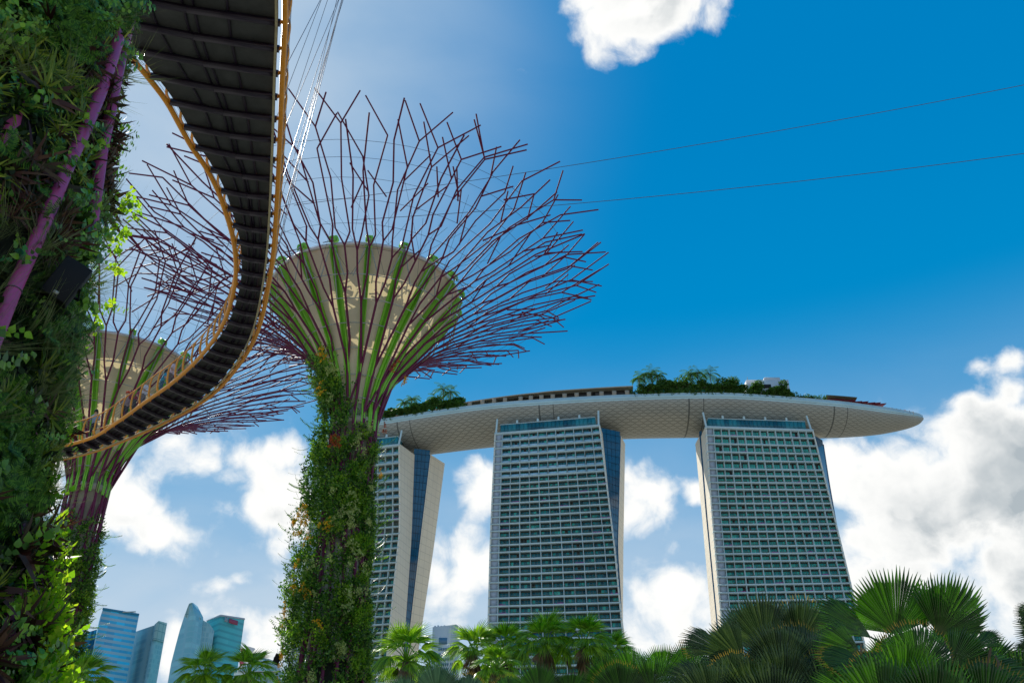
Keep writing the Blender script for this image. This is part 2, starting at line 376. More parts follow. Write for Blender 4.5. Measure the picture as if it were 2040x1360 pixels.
# ------------------------------------------------------------------ supertrees
RIM = [(0, 3.4), (6, 2.4), (14, 1.88), (20, 1.52), (26, 1.36), (30, 1.45), (32, 1.85), (33.5, 2.5), (35, 3.6), (36.5, 5.2), (38, 7.3), (39.5, 10.0), (41, 13.2), (42.2, 16.4), (42.6, 17.6)]
RZ = np.array(RIM)
def frame_r(z, k=1.): return np.interp(z, RZ[:, 0], RZ[:, 1]) * k
_top = catmull(np.array([(r, z, 0) for z, r in RIM[5:]]), 12)
_sl = np.r_[0, np.cumsum(np.linalg.norm(np.diff(_top, axis=0), axis=1))]; STOT = _sl[-1]
def on_frame(c, th, s):                       # point on the flared crown surface, s = metres from z 30 outwards
    r = np.interp(s, _sl, _top[:, 0]); z = np.interp(s, _sl, _top[:, 1])
    return np.array([c[0] + r * math.sin(th), c[1] + r * math.cos(th), z])
def fr(s): return float(np.interp(s, _sl, _top[:, 0]))
CONE = [(30.8, 1.3), (31.5, 1.48), (32.5, 1.85), (34, 2.62), (35.5, 3.5), (37, 4.55), (38.2, 5.45), (39.1, 6.1), (39.45, 6.32)]
def cone_r(z): return float(np.interp(z, [a for a, _ in CONE], [b for _, b in CONE]))
def steel_crown(root, c, seed, nmain=16, rim_cut=1.):
    rd = random.Random(seed); off = rd.random()
    sec = 2 * math.pi / nmain
    for i in range(nmain):
        th0 = (i + off) * sec; mb = MB()
        def seg(P, r0, r1):
            mb.tube(P, np.linspace(r0, r1, len(P)), 6)
            for p in P[1:-1]:                     # node collar
                pass
        def walk(s, th, s1, th1, r0, zig=.12, steps=None):
            """polyline from (s,th) to (s1,th1) with angular kinks like the bolted tubes"""
            sg = rd.choice((-1, 1)); n = steps or max(1, int((s1 - s) / 2.5)); pts = [on_frame(c, th, s)]
            for k in range(1, n + 1):
                t = k / n; ss = s + (s1 - s) * t; tt = th + (th1 - th) * min(1, t * 1.25)
                if k < n: tt += sg * (-1) ** k * zig * rd.uniform(.5, 1.25) / max(1.4, fr(ss)) * 2.6
                pts.append(on_frame(c, tt, ss))
            seg(pts, r0, r0 * .93); return pts
        # trunk part of this tube down to the ground
        zz = np.linspace(0, 30, 14); tw = [.10 * math.sin(z * .25 + i) for z in zz]
        mb.tube([(c[0] + frame_r(z) * math.sin(th0 + a), c[1] + frame_r(z) * math.cos(th0 + a), z) for z, a in zip(zz, tw)], .10, 6)
        thb = th0 + tw[-1]
        s1 = rd.uniform(2.2, 4.6); walk(0, thb, s1, th0, .095, .02, 1)
        w = sec / 4
        for sd in (-1, 1):
            s2 = s1 + rd.uniform(3.2, 5.2); a1 = th0 + sd * w
            if rd.random() < .5: walk(s1, th0, s2, a1, .082, .10)
            else:
                sm = s1 + rd.uniform(1.2, 2.0); walk(s1, th0, sm, a1, .082, 0, 1); walk(sm, a1, s2, a1, .080, .12)
            for sd2 in (-1, 1):
                s3 = s2 + rd.uniform(3.0, 4.8); a2 = a1 + sd2 * w / 2
                sm = s2 + rd.uniform(1.2, 2.0)
                walk(s2, a1, sm, a2, .066, 0, 1); walk(sm, a2, s3, a2, .064, .16)
                kids = (-1, 1) if rd.random() < .97 else (0,)
                for sd3 in kids:
                    a3 = a2 + sd3 * w / 4 * rd.uniform(1.1, 2.1); se = (STOT * rim_cut) - rd.uniform(0, 2.2)
                    if sd3 == 0: se -= rd.uniform(0, .8)
                    sm = s3 + rd.uniform(.8, 1.5)
                    walk(s3, a2, sm, a3, .058, 0, 1)
                    if se - sm < 2.2 or rd.random() < .25: walk(sm, a3, max(se, sm + 1.2), a3 + rd.uniform(-.03, .03), .055, .1)
                    else:
                        sq = se - rd.uniform(1.7, 3.0); walk(sm, a3, sq, a3, .052, .16)
                        fk = rd.random()
                        if fk < .62:
                            q = rd.uniform(.06, .125)
                            walk(sq, a3, se, a3 + q, .05, 0, 1); walk(sq, a3, se - rd.uniform(0, .5), a3 - q, .05, 0, 1)
                        else: walk(sq, a3, se, a3 + rd.choice((-1, 1)) * rd.uniform(.05, .11), .05, 0, 1)
                    if rd.random() < .8:              # short stub or link to the neighbour
                        ss = sm + rd.uniform(.1, .8) * max(.2, se - sm - 2); q = rd.choice((-1, 1)) * rd.uniform(.05, .10)
                        walk(ss, a3, min(ss + rd.uniform(1.4, 2.5), STOT * rim_cut), a3 + q * 1.3, .05, 0, 1)
                if rd.random() < .35:
                    ss = s2 + rd.uniform(1.5, 3); q = -sd2 * rd.uniform(.08, .14)
                    walk(ss, a2, ss + 1.6, a2 + q, .052, 0, 1)
        # crossing brace low on the crown
        if rd.random() < .8:
            mb.tube([on_frame(c, th0 + sec, .3), on_frame(c, th0, min(s1, 3.2))], .07, 6)
        for k in range(5):                           # diagonals between tubes on the trunk
            za = 4 + k * 5.3 + rd.uniform(-1, 1); sgn = 1 if k % 2 else -1
            mb.tube([(c[0] + frame_r(za) * math.sin(th0), c[1] + frame_r(za) * math.cos(th0), za),
                     (c[0] + frame_r(za + 3.6) * math.sin(th0 + sgn * sec), c[1] + frame_r(za + 3.6) * math.cos(th0 + sgn * sec), za + 3.6)], .06, 6)
        mb.build('branch', M['purple'], root)
    # pale hoops over the cone, thin cable hoops outwards
    for s in (1.0, 2.5, 4.2, 5.8, 7.4, 9.0):
        P = [on_frame(c, a, s) - np.array([0, 0, -.05]) for a in np.linspace(0, 2 * math.pi, 49)[:-1]]
        MB().tube(P, .032, 5, closed=True).build('hoop', M['steel'], root)
    mb = MB()
    for s in (10.8, 12.4, 14.0, 15.4, 16.7, 17.8):
        mb.tube([on_frame(c, a, s) for a in np.linspace(0, 2 * math.pi, 65)[:-1]], .014, 3, closed=True)
    for i in range(18):
        a = i * 2 * math.pi / 18
        for q, s in ((-.25, 11), (.25, 11), (-.1, 14.5), (.1, 14.5), (.4, 16)):
            mb.tube([(c[0] + 6.4 * math.sin(a), c[1] + 6.4 * math.cos(a), 39.7), on_frame(c, a + q, s)], .011, 3, caps=False)
        for q in (-.3, .22): mb.tube([on_frame(c, a, 9), on_frame(c, a + q, 13.5)], .011, 3, caps=False)
    mb.build('cable_net', M['cable'], root)
def cone(root, c, seed):
    rd = random.Random(seed)
    mb = MB(); mb.lathe([(r, z) for z, r in CONE], 54, c[:2]); mb.build('membrane', M['membrane'], root, smooth=True)
    mb = MB(); P = [(c[0] + 6.36 * math.sin(a), c[1] + 6.36 * math.cos(a), 39.52) for a in np.linspace(0, 2 * math.pi, 73)[:-1]]
    mb.tube(P, .13, 8, closed=True).build('rim_roll', M['rimwhite'], root, smooth=True)
    mb = MB(); mb.lathe([(6.25, 39.55), (3.7, 39.75), (3.7, 39.65), (6.25, 39.45)], 54, c[:2])
    for i in range(5):
        a = rd.random() * 3.1; x = (i - 2) * 1.1 + rd.uniform(-.3, .3); h = math.sqrt(max(.1, 9.0 - x * x)); ca, sa = math.cos(.5), math.sin(.5)
        mb.beam((c[0] + x * ca + h * sa, c[1] + x * sa - h * ca, 39.7), (c[0] + x * ca - h * sa, c[1] + x * sa + h * ca, 39.7), .12, .12)
    for i in range(5):
        a = i * .63 + .3; q0 = np.array([c[0] + 1.1, c[1] - .4, 39.9]); mb.beam(q0 + 2.4 * np.array([math.sin(a), math.cos(a), 0]), q0 - 2.2 * np.array([math.sin(a), math.cos(a), 0]), .10, .1)
    for i in range(150):  # random sticks added over the opening to break up the lit patch
        a = rd.random() * 6.3; r_ = 3.7 * math.sqrt(rd.random()); q0 = np.array([c[0] + r_ * math.sin(a), c[1] + r_ * math.cos(a), 39.95 + rd.random() * .5]); a2 = rd.random() * 3.2; l_ = rd.uniform(.3, 1.1)
        mb.beam(q0, q0 + l_ * np.array([math.sin(a2), math.cos(a2), 0]), rd.uniform(.04, .12), .04)
    for i in range(46):  # panels added out of view to shadow most of the membrane
        x = rd.gauss(0, 1.9); y = rd.gauss(0, 1.3); a = rd.random() * 3; w_, h_ = rd.uniform(.15, .5), rd.uniform(.2, .9)
        w_ *= 1.1; h_ *= 1.0; mb.box((c[0] + x, c[1] + y, 40.0), ((w_ * math.cos(a), w_ * math.sin(a), 0), (-h_ * math.sin(a), h_ * math.cos(a), 0), (0, 0, .02)))
    mb.build('shading_lid', M['lid'], root)
    mb = MB(); mb.lathe([(2.2, 0), (1.6, 12), (1.2, 25), (1.15, 29.4), (1.45, 29.45), (1.45, 29.9), (1.2, 29.95), (1.25, 30.85)], 28, c[:2])
    mb.build('concrete_core', M['concrete'], root, smooth=False)
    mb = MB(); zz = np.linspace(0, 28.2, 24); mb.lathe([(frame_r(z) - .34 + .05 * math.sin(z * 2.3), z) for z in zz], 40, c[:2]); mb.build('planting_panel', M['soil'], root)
    n = 18
    for i in range(n):
        a = (i + .5) * 2 * math.pi / n + .02; er = np.array([math.sin(a), math.cos(a), 0]); et = np.array([math.cos(a), -math.sin(a), 0]); C = np.array([c[0], c[1], 0])
        mb = MB(); prof = [(z, r) for z, r in CONE]
        prof = [(29.2, 1.34), (30.2, 1.36)] + prof
        pts = np.array([C + er * (r + .04) + np.array([0, 0, z]) for z, r in prof]); T = np.gradient(pts, axis=0)
        T /= np.linalg.norm(T, axis=1)[:, None]; Nn = np.cross(np.broadcast_to(et, T.shape), T); Nn *= np.sign((Nn * er).sum(1))[:, None]
        w = np.interp(pts[:, 2], [29, 33, 39.5], [.05, .12, .17]); dp = np.interp(pts[:, 2], [29, 32, 36, 39.5], [.12, .2, .26, .42])
        for sd in (-1, 1):
            c0 = pts + et * (sd * w)[:, None]
            G = np.stack([c0 - et * .035 * 1 , c0 - et * .035 + Nn * dp[:, None], c0 + et * .035 + Nn * dp[:, None], c0 + et * .035], 1)
            mb.grid(G)
        G = np.stack([pts - et * w[:, None] + Nn * .06, pts + et * w[:, None] + Nn * .06], 1); mb.grid(G)
        rb = mb.build('cone_rib', M['green_rib'], root)
        # rounded hook over the rim
        mb = MB(); top = pts[-1]
        for sd in (-1, 1):
            q = []
            for t in np.linspace(-.6, 2.5, 9): q.append(top + np.array([0, 0, .22]) + er * (.10 + .34 * math.cos(t)) + np.array([0, 0, .36 * math.sin(t)]) + et * sd * .17)
            mb.tube(q, .075, 5)
        mb.box(top + np.array([0, 0, .42]) + er * .12, (et * .21, er * .24, np.array([0, 0, .11])))
        mb.build('hook', M['green_rib'], rb, smooth=True)
        mb = MB(); tp = top + er * .35 + np.array([0, 0, .15])
        for q, s in ((-.13, 8.9), (.13, 8.9), (0, 11.2), (0, 7.4)): mb.tube([tp, on_frame(c, a + q, s)], .035, 5)
        mb.box(tp, (er * .12, et * .1, np.array([0, 0, .07])))
        mb.build('strut', M['steel'], root)

# ---- leaf templates (local: x across, y up, z outwards)
def quadstrip(P, Wd, Ax, fold=0.):
    P = np.asarray(P, float); Ax = np.asarray(Ax, float); n = len(P); V = []; F = []
    for p, w in zip(P, Wd): V += [p - Ax * w, p + Ax * w]
    for i in range(n - 1): F.append([2 * i, 2 * i + 1, 2 * i + 3, 2 * i + 2])
    return V, F
def cat(parts):
    V = []; F = []
    for v, f in parts:
        F += [[i + len(V) for i in q] for q in f]; V += [tuple(x) for x in v]
    return np.array(V), np.array(F)
def leaf_blade(base, d, nrm, L, w, curl=.2, segs=3, prof=None):
    d = unit(d); nrm = unit(np.asarray(nrm) - d * np.dot(nrm, d)); ax = np.cross(d, nrm); prof = prof or [.25, 1., .75, .04]
    n = len(prof); t = np.linspace(0, 1, n)
    P = [np.asarray(base) + d * L * k - nrm * curl * L * k * k for k in t]
    return quadstrip(P, [w * q / 2 for q in prof], ax)
def t_hearts(rd, n=9):
    parts = []; p = np.array([0, 0, .04]); d = np.array([rd.uniform(-.5, .5), rd.choice((-1, 1)) * .8, .3])
    for i in range(n):
        d = unit(d + np.array([rd.uniform(-.3, .3), -.12, rd.uniform(-.12, .14)])); p = p + d * .055
        L = rd.uniform(.075, .125); s = 1 if i % 2 else -1
        dl = unit(np.array([s * .8, rd.uniform(-.9, -.1), .35])); parts.append(leaf_blade(p, dl, (rd.uniform(-.3, .3), .45, 1), L, L * .85, .18, prof=[.3, 1., .85, .4, .02]))
    return cat(parts)
def t_fern(rd, n=5, Lf=.42):
    parts = []
    for k in range(n):
        a = rd.uniform(-1.4, 1.4) + math.pi * (rd.random() < .45); d0 = np.array([math.sin(a), math.cos(a) * .8, .65]); p = np.zeros(3); d = unit(d0); m = 15
        for i in range(m):
            d = unit(d + np.array([0, -.055, -.035])); p = p + d * Lf / m; ll = .085 * math.sin(math.pi * (.12 + .86 * i / m)) ** .8
            ax = unit(np.cross(d, (0, .3, 1)))
            for s in (-1, 1): parts.append(leaf_blade(p, ax * s + d * .35, (0, .3, 1), ll, .021, .1, prof=[1, .95, .1]))
    return cat(parts)
def t_strap(rd, n=13, L=.42, w=.038, droop=.5):
    parts = []
    for k in range(n):
        a = k * 2.4 + rd.random(); up = rd.uniform(.35, 1.3); d = np.array([math.cos(a), math.sin(a) + .25, up]); l = L * rd.uniform(.7, 1.1)
        parts.append(leaf_blade((0, 0, 0), d, np.array([0, .6, 1.]) - unit(d) * .2, l, w, droop * rd.uniform(.5, 1.2), prof=[.6, 1, .95, .7, .05]))
    return cat(parts)
def t_grass(rd, n=34, L=.55):
    parts = []
    for k in range(n):
        a = rd.uniform(0, 6.28); d = np.array([math.cos(a) * .8, math.sin(a) * .5 + .4, .9])
        parts.append(leaf_blade((rd.uniform(-.05, .05), rd.uniform(-.05, .05), 0), d, (0, 1, .3), L * rd.uniform(.6, 1.15), .0075, rd.uniform(.7, 1.5), prof=[1, 1, .9, .7, .2]))
    return cat(parts)
def t_clump(rd, n=10, sz=.085, spread=.16):       # far creeper: a handful of small leaves
    parts = []
    for k in range(n):
        p = np.array([rd.uniform(-spread, spread), rd.uniform(-spread, spread), rd.uniform(0, spread)])
        parts.append(leaf_blade(p, (rd.uniform(-1, 1), rd.uniform(-.9, .5), rd.uniform(0, .9)), (rd.uniform(-.5, .5), .7, .7), sz * rd.uniform(.7, 1.2), sz * .55, .2, prof=[.3, 1, .1]))
    return cat(parts)
def t_spray(rd, L=.9, n=16, sz=.075):             # long arching shoot set with small leaves
    parts = []; p = np.zeros(3); d = unit((rd.uniform(-.4, .4), .55, 1.))
    for i in range(n):
        d = unit(d + np.array([rd.uniform(-.12, .12), -.09, 0])); p = p + d * L / n
        for s in (-1, 1): parts.append(leaf_blade(p, np.array([s, .1, 0]) * .8 + d * .6, (0, 1, .2), sz * rd.uniform(.7, 1.1) * (1 - .4 * i / n), sz * .42, .15, prof=[.4, 1, .08]))
    P = [np.zeros(3), p * .5 + np.array([0, .06, 0]), p]; parts.append(quadstrip(P, [.006] * 3, (1, 0, 0)))
    return cat(parts)
def surf_mats(th, n, rs, scale, tilt=.35, spin=.6):
    """rotation matrices for templates on a vertical round surface at bearing th"""
    N = np.stack([np.sin(th), np.cos(th), np.zeros(n)], -1); T = np.stack([np.cos(th), -np.sin(th), np.zeros(n)], -1)
    U = np.tile([0, 0, 1.], (n, 1)); sp = rs.normal(0, spin, n); t1 = rs.normal(0, tilt, n); t2 = rs.normal(0, tilt, n)
    T2 = T * np.cos(sp)[:, None] + U * np.sin(sp)[:, None]; U2 = -T * np.sin(sp)[:, None] + U * np.cos(sp)[:, None]
    N2 = N + T * t1[:, None] + U * t2[:, None]; N2 /= np.linalg.norm(N2, axis=1)[:, None]
    T2 -= N2 * (T2 * N2).sum(1)[:, None]; T2 /= np.linalg.norm(T2, axis=1)[:, None]; U2 = np.cross(N2, T2)
    return np.stack([T2, U2, N2], -1) * scale[:, None, None]

def creeper_coat(root, c, seed, z0, z1, count, left_bias=True, flowers=1.):
    rd = random.Random(seed); rs = np.random.default_rng(seed)
    cl = [t_clump(rd, 7, .17, .22) for _ in range(8)]; sp = [t_spray(rd, rd.uniform(.8, 1.7), 15, .15) for _ in range(8)]; fl = [t_clump(rd, 9, .12, .11) for _ in range(3)]
    th_left = math.atan2(-1, -.35)
    def pts(n, zlo=z0, zhi=z1):
        z = rs.uniform(zlo, zhi, n); th = rs.uniform(-math.pi, math.pi, n)
        lb = np.cos(th - th_left) if left_bias else np.full(n, .8) * (rs.random(n) > .2)                       # 1 on the side that is overgrown higher
        keep = z < np.interp(lb, [-1, -.2, .42, .75, 1], [z1 - 6.5, z1 - 5.8, z1 - 4.6, z1 - .9, z1]) + rs.normal(0, .7, n)
        patch = np.sin(th * 3.1 + z * .8) * np.sin(z * 1.7 + th * 2) + rs.normal(0, .3, n)
        keep &= (patch > np.where(z > 22, -.3, -.45)) | (z < z1 - 30)
        z, th, lb = z[keep], th[keep], lb[keep]
        bulge = .02 + (1.1 if left_bias else .35) * np.clip(lb, 0, 1) * np.interp(z, [0, 14, 24, 29, z1], [.7, 1.2, 1.35, .95, .4])
        bulge *= .8 + .45 * np.sin(th * 5 + z * 1.3) * np.sin(z * .9)
        bulge += .20 * (rs.random(len(z)) < .35) - .10
        r = frame_r(z) + bulge * rs.uniform(.25, 1.05, len(z)) ** .6
        return th, z, np.stack([c[0] + r * np.sin(th), c[1] + r * np.cos(th), z], -1)
    b = MB()
    for T in cl:
        th, z, L = pts(count // len(cl)); b.scatter(T, surf_mats(th, len(th), rs, rs.uniform(.7, 1.25, len(th)), .5), L)
    o = b.build('creeper_foliage', M['creeper'], root); o['kind'] = 'stuff'
    b = MB(); gz_ = rs.uniform(z0, z1, 130); gt_ = rs.uniform(-math.pi, math.pi, 130)
    for T in cl:                                      # brighter, yellower tufts in random groups
        th, z, L = pts(count // 8); near_ = np.zeros(len(z), bool)
        for a_, b_ in zip(gz_, gt_): near_ |= (np.abs(z - a_) < .55) & (np.abs((th - b_ + math.pi) % (2 * math.pi) - math.pi) < .2)
        th, z, L = th[near_], z[near_], L[near_] + np.stack([np.sin(th[near_]), np.cos(th[near_]), 0 * th[near_]], -1) * .14
        b.scatter(T, surf_mats(th, len(th), rs, rs.uniform(.7, 1.15, len(th)), .5), L)
    o = b.build('bright_foliage', M['creeper_bright'], root); o['kind'] = 'stuff'
    b = MB()
    for T in sp:
        th, z, L = pts(count // 70); b.scatter(T, surf_mats(th, len(th), rs, rs.uniform(.6, 1.2, len(th)), .35, .5), L)
    o = b.build('creeper_shoots', M['creeper'], root); o['kind'] = 'stuff'
    for nm, mt, k, zc, tc, zs, ts in (('yellow_flowers', 'yellow_flower', .013, 19, -1.9 - .3, 7, .35), ('yellow_flowers', 'yellow_flower', .002, 28, 0, 6, 2), ('red_flowers', 'red_flower', .003, 29, math.pi - .1, 2.5, .9), ('seed_clusters', 'creeper_pale', .02, 21, 2.95, 5, .4)):
        n = int(count * k * flowers * .9); b = MB()
        # small groups of blooms
        g = max(3, n // 9); gz = np.clip(rs.normal(zc, zs, g), z0, z1 - 1); gt = rs.normal(tc, ts, g)
        for T in fl:
            m = n // 3; idx = rs.integers(0, g, m); z = gz[idx] + rs.normal(0, .22, m); th = gt[idx] + rs.normal(0, .06, m); lb = np.clip(np.cos(th - th_left), 0, 1)
            r = frame_r(z) + .45 + 1.0 * lb * np.interp(z, [0, 14, 24, 29], [.2, .5, 1.15, .75]) + rs.uniform(0, .15, m)
            b.scatter(T, surf_mats(th, m, rs, rs.uniform(.7, 1.3, m), .5), np.stack([c[0] + r * np.sin(th), c[1] + r * np.cos(th), z], -1))
        if not b.n: continue
        o = b.build(nm, M[mt], root); o['kind'] = 'stuff'

TC = (at_z(729, 593, 39.6)[0], 57.4)
mid_tree = empty('supertree', (TC[0], TC[1], 0), 'tall steel tree in the centre with purple branch crown, cream funnel and creeper covered trunk', 'supertree', 'steel supertrees')
steel_crown(mid_tree, TC, 11, rim_cut=.975); cone(mid_tree, TC, 5); creeper_coat(mid_tree, TC, 3, 8, 34.3, 15500)
TL = (-31.0, 68.0)
left_tree = empty('supertree', (TL[0], TL[1], 0), 'farther steel tree whose cream funnel shows behind the left end of the orange walkway', 'supertree', 'steel supertrees')
steel_crown(left_tree, TL, 23, rim_cut=.99); cone(left_tree, TL, 9); creeper_coat(left_tree, TL, 8, 8, 27.8, 8000, left_bias=False, flowers=.2)

# near tree: only its overgrown trunk is in the picture
TN = (14 * math.sin(R(-38)), 14 * math.cos(R(-38)))
NR = [(0, 4.1), (3.4 + EYE, 2.92), (5.1 + EYE, 2.62), (8.6 + EYE, 2.42), (14.6 + EYE, 1.90), (20, 1.9), (24, 1.85), (30, 1.9), (34, 3.0), (37, 6.0)]
def near_r(z): return np.interp(z, [a for a, _ in NR], [b for _, b in NR])
near_tree = empty('supertree', (TN[0], TN[1], 0), 'near steel tree trunk walled with ferns, bromeliads and pink purple tubes at the left edge', 'supertree', 'steel supertrees')
mb = MB()
zs = np.linspace(0, 26, 90); na = 110; TH = np.linspace(0, 2 * math.pi, na)
G = np.zeros((len(zs), na, 3))
for i, z in enumerate(zs):
    bmp = .10 * np.sin(TH * 7 + z * 1.3) * np.sin(z * 2.1 + TH * 3) + .07 * np.sin(TH * 17 - z * 3.1)
    rr = near_r(z) - .12 + bmp; G[i, :, 0] = TN[0] + rr * np.sin(TH); G[i, :, 1] = TN[1] + rr * np.cos(TH); G[i, :, 2] = z
G[:, -1] = G[:, 0]
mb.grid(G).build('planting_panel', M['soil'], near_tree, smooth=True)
def hit_near(px, py, extra=.16):
    d = ray(px, py); d = d / np.linalg.norm(d)
    for t in np.arange(6, 30, .02):
        q = np.array([0, 0, EYE]) + d * t
        if math.hypot(q[0] - TN[0], q[1] - TN[1]) < near_r(q[2]) + extra: return q
    # missed: closest approach
    best = min(np.arange(6, 30, .05), key=lambda t: math.hypot(d[0] * t - TN[0], d[1] * t - TN[1])); return np.array([0, 0, EYE]) + d * best
tubeA = resample(catmull([hit_near(*q, .20) for q in ((262, 30), (242, 110), (220, 220), (201, 310), (190, 400), (180, 470))], 6), .8)
tubeB = resample(catmull([hit_near(*q, .21) for q in ((236, 80), (207, 167), (170, 257), (133, 335), (95, 430), (50, 527), (18, 600), (-20, 700), (-60, 800))], 6), .8)
for P in (tubeA, tubeB):
    dd = (P[0] - P[1]); nn = unit(np.array([TN[0] - P[0][0], TN[1] - P[0][1], 0])); ext = [P[0] + dd * 2.2 + nn * .9, P[0] + dd * 1.1 + nn * .3]
    b = MB().tube(np.vstack([ext, P]), .092, 14)
    t = b.build('steel_tube', M['purple_near'], near_tree, smooth=True)
    for k in range(1, len(P) - 1, 2):
        w = MB()
        T_ = unit(P[k + 1] - P[k]); a_ = unit(np.cross(T_, (0, 0, 1))); b_ = np.cross(T_, a_)
        w.tube([P[k] + .097 * (math.cos(u) * a_ + math.sin(u) * b_) for u in np.linspace(0, 6.28, 17)[:-1]], .008, 4, closed=True)
        w.build('binding_wire', M['cable'], t)
for k in range(9):                                      # the other tubes, round the trunk and mostly overgrown
    a0 = R(-60) - k * R(32); zz = np.linspace(0, 30, 12)
    MB().tube([(TN[0] + (near_r(z) - .10) * math.sin(a0 + z * .02), TN[1] + (near_r(z) - .10) * math.cos(a0 + z * .02), z) for z in zz], .12, 8).build('steel_tube', M['purple_near'], near_tree, smooth=True)
def living_wall():
    rd = random.Random(42); rs = np.random.default_rng(42)
    thc = math.atan2(-TN[0], -TN[1])                    # towards the camera
    def place(n, lo=2.6, hi=24, spread=1.9):
        z = rs.uniform(lo, hi, n) ; th = thc + rs.uniform(-spread, spread, n)
        return th, z
    def field(th, z, k):
        return np.sin(th * 4.3 * .8 + z * .9 + k * 1.7) + np.sin(z * 1.9 - th * 3.7 + k * 2.9) * .8 + np.sin(z * .55 + k * 4.1) * .7
    kinds = [('climber_leaves', 'heart', [t_hearts(rd, rd.choice((7, 9, 11))) for _ in range(7)], 0, 7000, (.55, 1.15), .07, .4, .8),
             ('fern_fronds', 'fern', [t_fern(rd) for _ in range(6)], 1, 3400, (.5, 1.0), .08, .35, .5),
             ('strap_leaves', 'strap', [t_strap(rd, rd.choice((14, 18, 22)), .40, rd.choice((.03, .04, .045)), .6) for _ in range(8)], 2, 700, (.6, 1.1), .05, .3, .35),
             ('maroon_rosettes', 'maroon', [t_strap(rd, rd.choice((10, 16)), .45, rd.choice((.04, .06, .08)), .4) for _ in range(8)], 3, 1500, (.5, 1.3), .05, .4, .8),
             ('trailing_grass', 'airgrass', [t_grass(rd) for _ in range(4)], 4, 420, (.6, 1.2), .08, .3, .3)]
    for nm, mt, Ts, kf, n, sc, off, tilt, spin in kinds:
        th, z = place(n * 3); f = [field(th, z, k) for k in range(5)]
        if kf == 0: f[0] = f[0] + .15
        win = np.argmax(np.stack(f), 0) == kf
        keep = win | (rs.random(len(th)) < .06); th, z = th[keep][:n], z[keep][:n]
        b = MB(); r = near_r(z) + off + rs.uniform(-.16, .12, len(z)); L = np.stack([TN[0] + r * np.sin(th), TN[1] + r * np.cos(th), z], -1)
        ids = rs.integers(0, len(Ts), len(z)); sca = rs.uniform(sc[0], sc[1], len(z))
        for k, T in enumerate(Ts):
            m = ids == k; b.scatter(T, surf_mats(th[m], m.sum(), rs, sca[m], tilt, spin), L[m])
        o = b.build(nm, M[mt], near_tree); o['kind'] = 'stuff'
    # dark undergrowth close to the panel
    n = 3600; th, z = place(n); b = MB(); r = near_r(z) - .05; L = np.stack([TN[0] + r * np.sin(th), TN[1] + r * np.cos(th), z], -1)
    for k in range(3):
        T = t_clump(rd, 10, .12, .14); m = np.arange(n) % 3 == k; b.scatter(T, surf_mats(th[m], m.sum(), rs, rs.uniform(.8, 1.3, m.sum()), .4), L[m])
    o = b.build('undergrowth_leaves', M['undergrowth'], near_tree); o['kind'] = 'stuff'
    # lime creeper low on the edge, backlight put into its leaf colour
    n = 700; z = np.clip(rs.normal(4.4, .7, n), 2.2, 6.4); tr = math.atan2(150 - 0, 0)
    edge = math.atan2(-TN[0], -TN[1]) - 1.36
    edge = thc - 1.30
    th = edge + rs.normal(.0, .16, n); r = near_r(z) + .02 + rs.uniform(0, .22, n)
    L = np.stack([TN[0] + r * np.sin(th), TN[1] + r * np.cos(th), z], -1); b = MB()
    for k in range(4):
        m = np.arange(n) % 4 == k; b.scatter(t_hearts(rd, 8), surf_mats(th[m], m.sum(), rs, rs.uniform(.6, .95, m.sum()), .5, .9), L[m])
    o = b.build('backlit_lime_leaves', M['lime'], near_tree); o['kind'] = 'stuff'
    b = MB()
    for (px, py) in ((225, 480), (215, 500), (238, 410), (190, 620), (250, 420)):
        q = hit_near(px, py, .12)
        for k in range(9):
            b.scatter(t_hearts(rd, 6), surf_mats(np.array([edge]), 1, rs, np.array([.8]), .6, 1.), (q + rs.normal(0, .10, 3))[None])
    o = b.build('backlit_lime_leaves', M['lime'], near_tree); o['kind'] = 'stuff'
living_wall()
def floodlight(q, nrm, sc, label, grp='black floodlights on the steel trees'):
    nrm = unit(nrm); t = unit(np.cross((0, 0, 1), nrm)); u = np.cross(nrm, t); tilt = u * .93 + t * .36; tt = unit(np.cross(tilt, nrm))
    e = empty('floodlight', tuple(q), label, 'floodlight', grp)
    b = MB().box(q, (tt * .16 * sc, tilt * .26 * sc, nrm * .09 * sc)); o = b.build('housing', M['black'], e)
    md = o.modifiers.new('b', 'BEVEL'); md.width = .012; md.segments = 2
    b = MB()
    for k in range(6): b.box(q - nrm * .11 * sc + tilt * (k - 2.5) * .08 * sc, (tt * .15 * sc, tilt * .008, nrm * .03 * sc))
    b.build('cooling_fin', M['black'], e)
    MB().box(q + nrm * .094 * sc - tilt * .2 * sc, (tt * .03 * sc, tilt * .02 * sc, nrm * .004)).build('maker_plate', M['lens'], e)
    b = MB()
    for s in (-1, 1): b.beam(q + tt * s * .175 * sc, q + tt * s * .175 * sc - nrm * .3 * sc, .02, .04)
    b.beam(q + tt * .175 * sc - nrm * .3 * sc, q - tt * .175 * sc - nrm * .3 * sc, .02, .04); b.build('bracket', M['black'], e)
q = hit_near(132, 562, .42); floodlight(q, (-q[0] * .9, -q[1], -q[2] * .2), 1.12, 'large black floodlight tilted among the ferns of the near trunk')

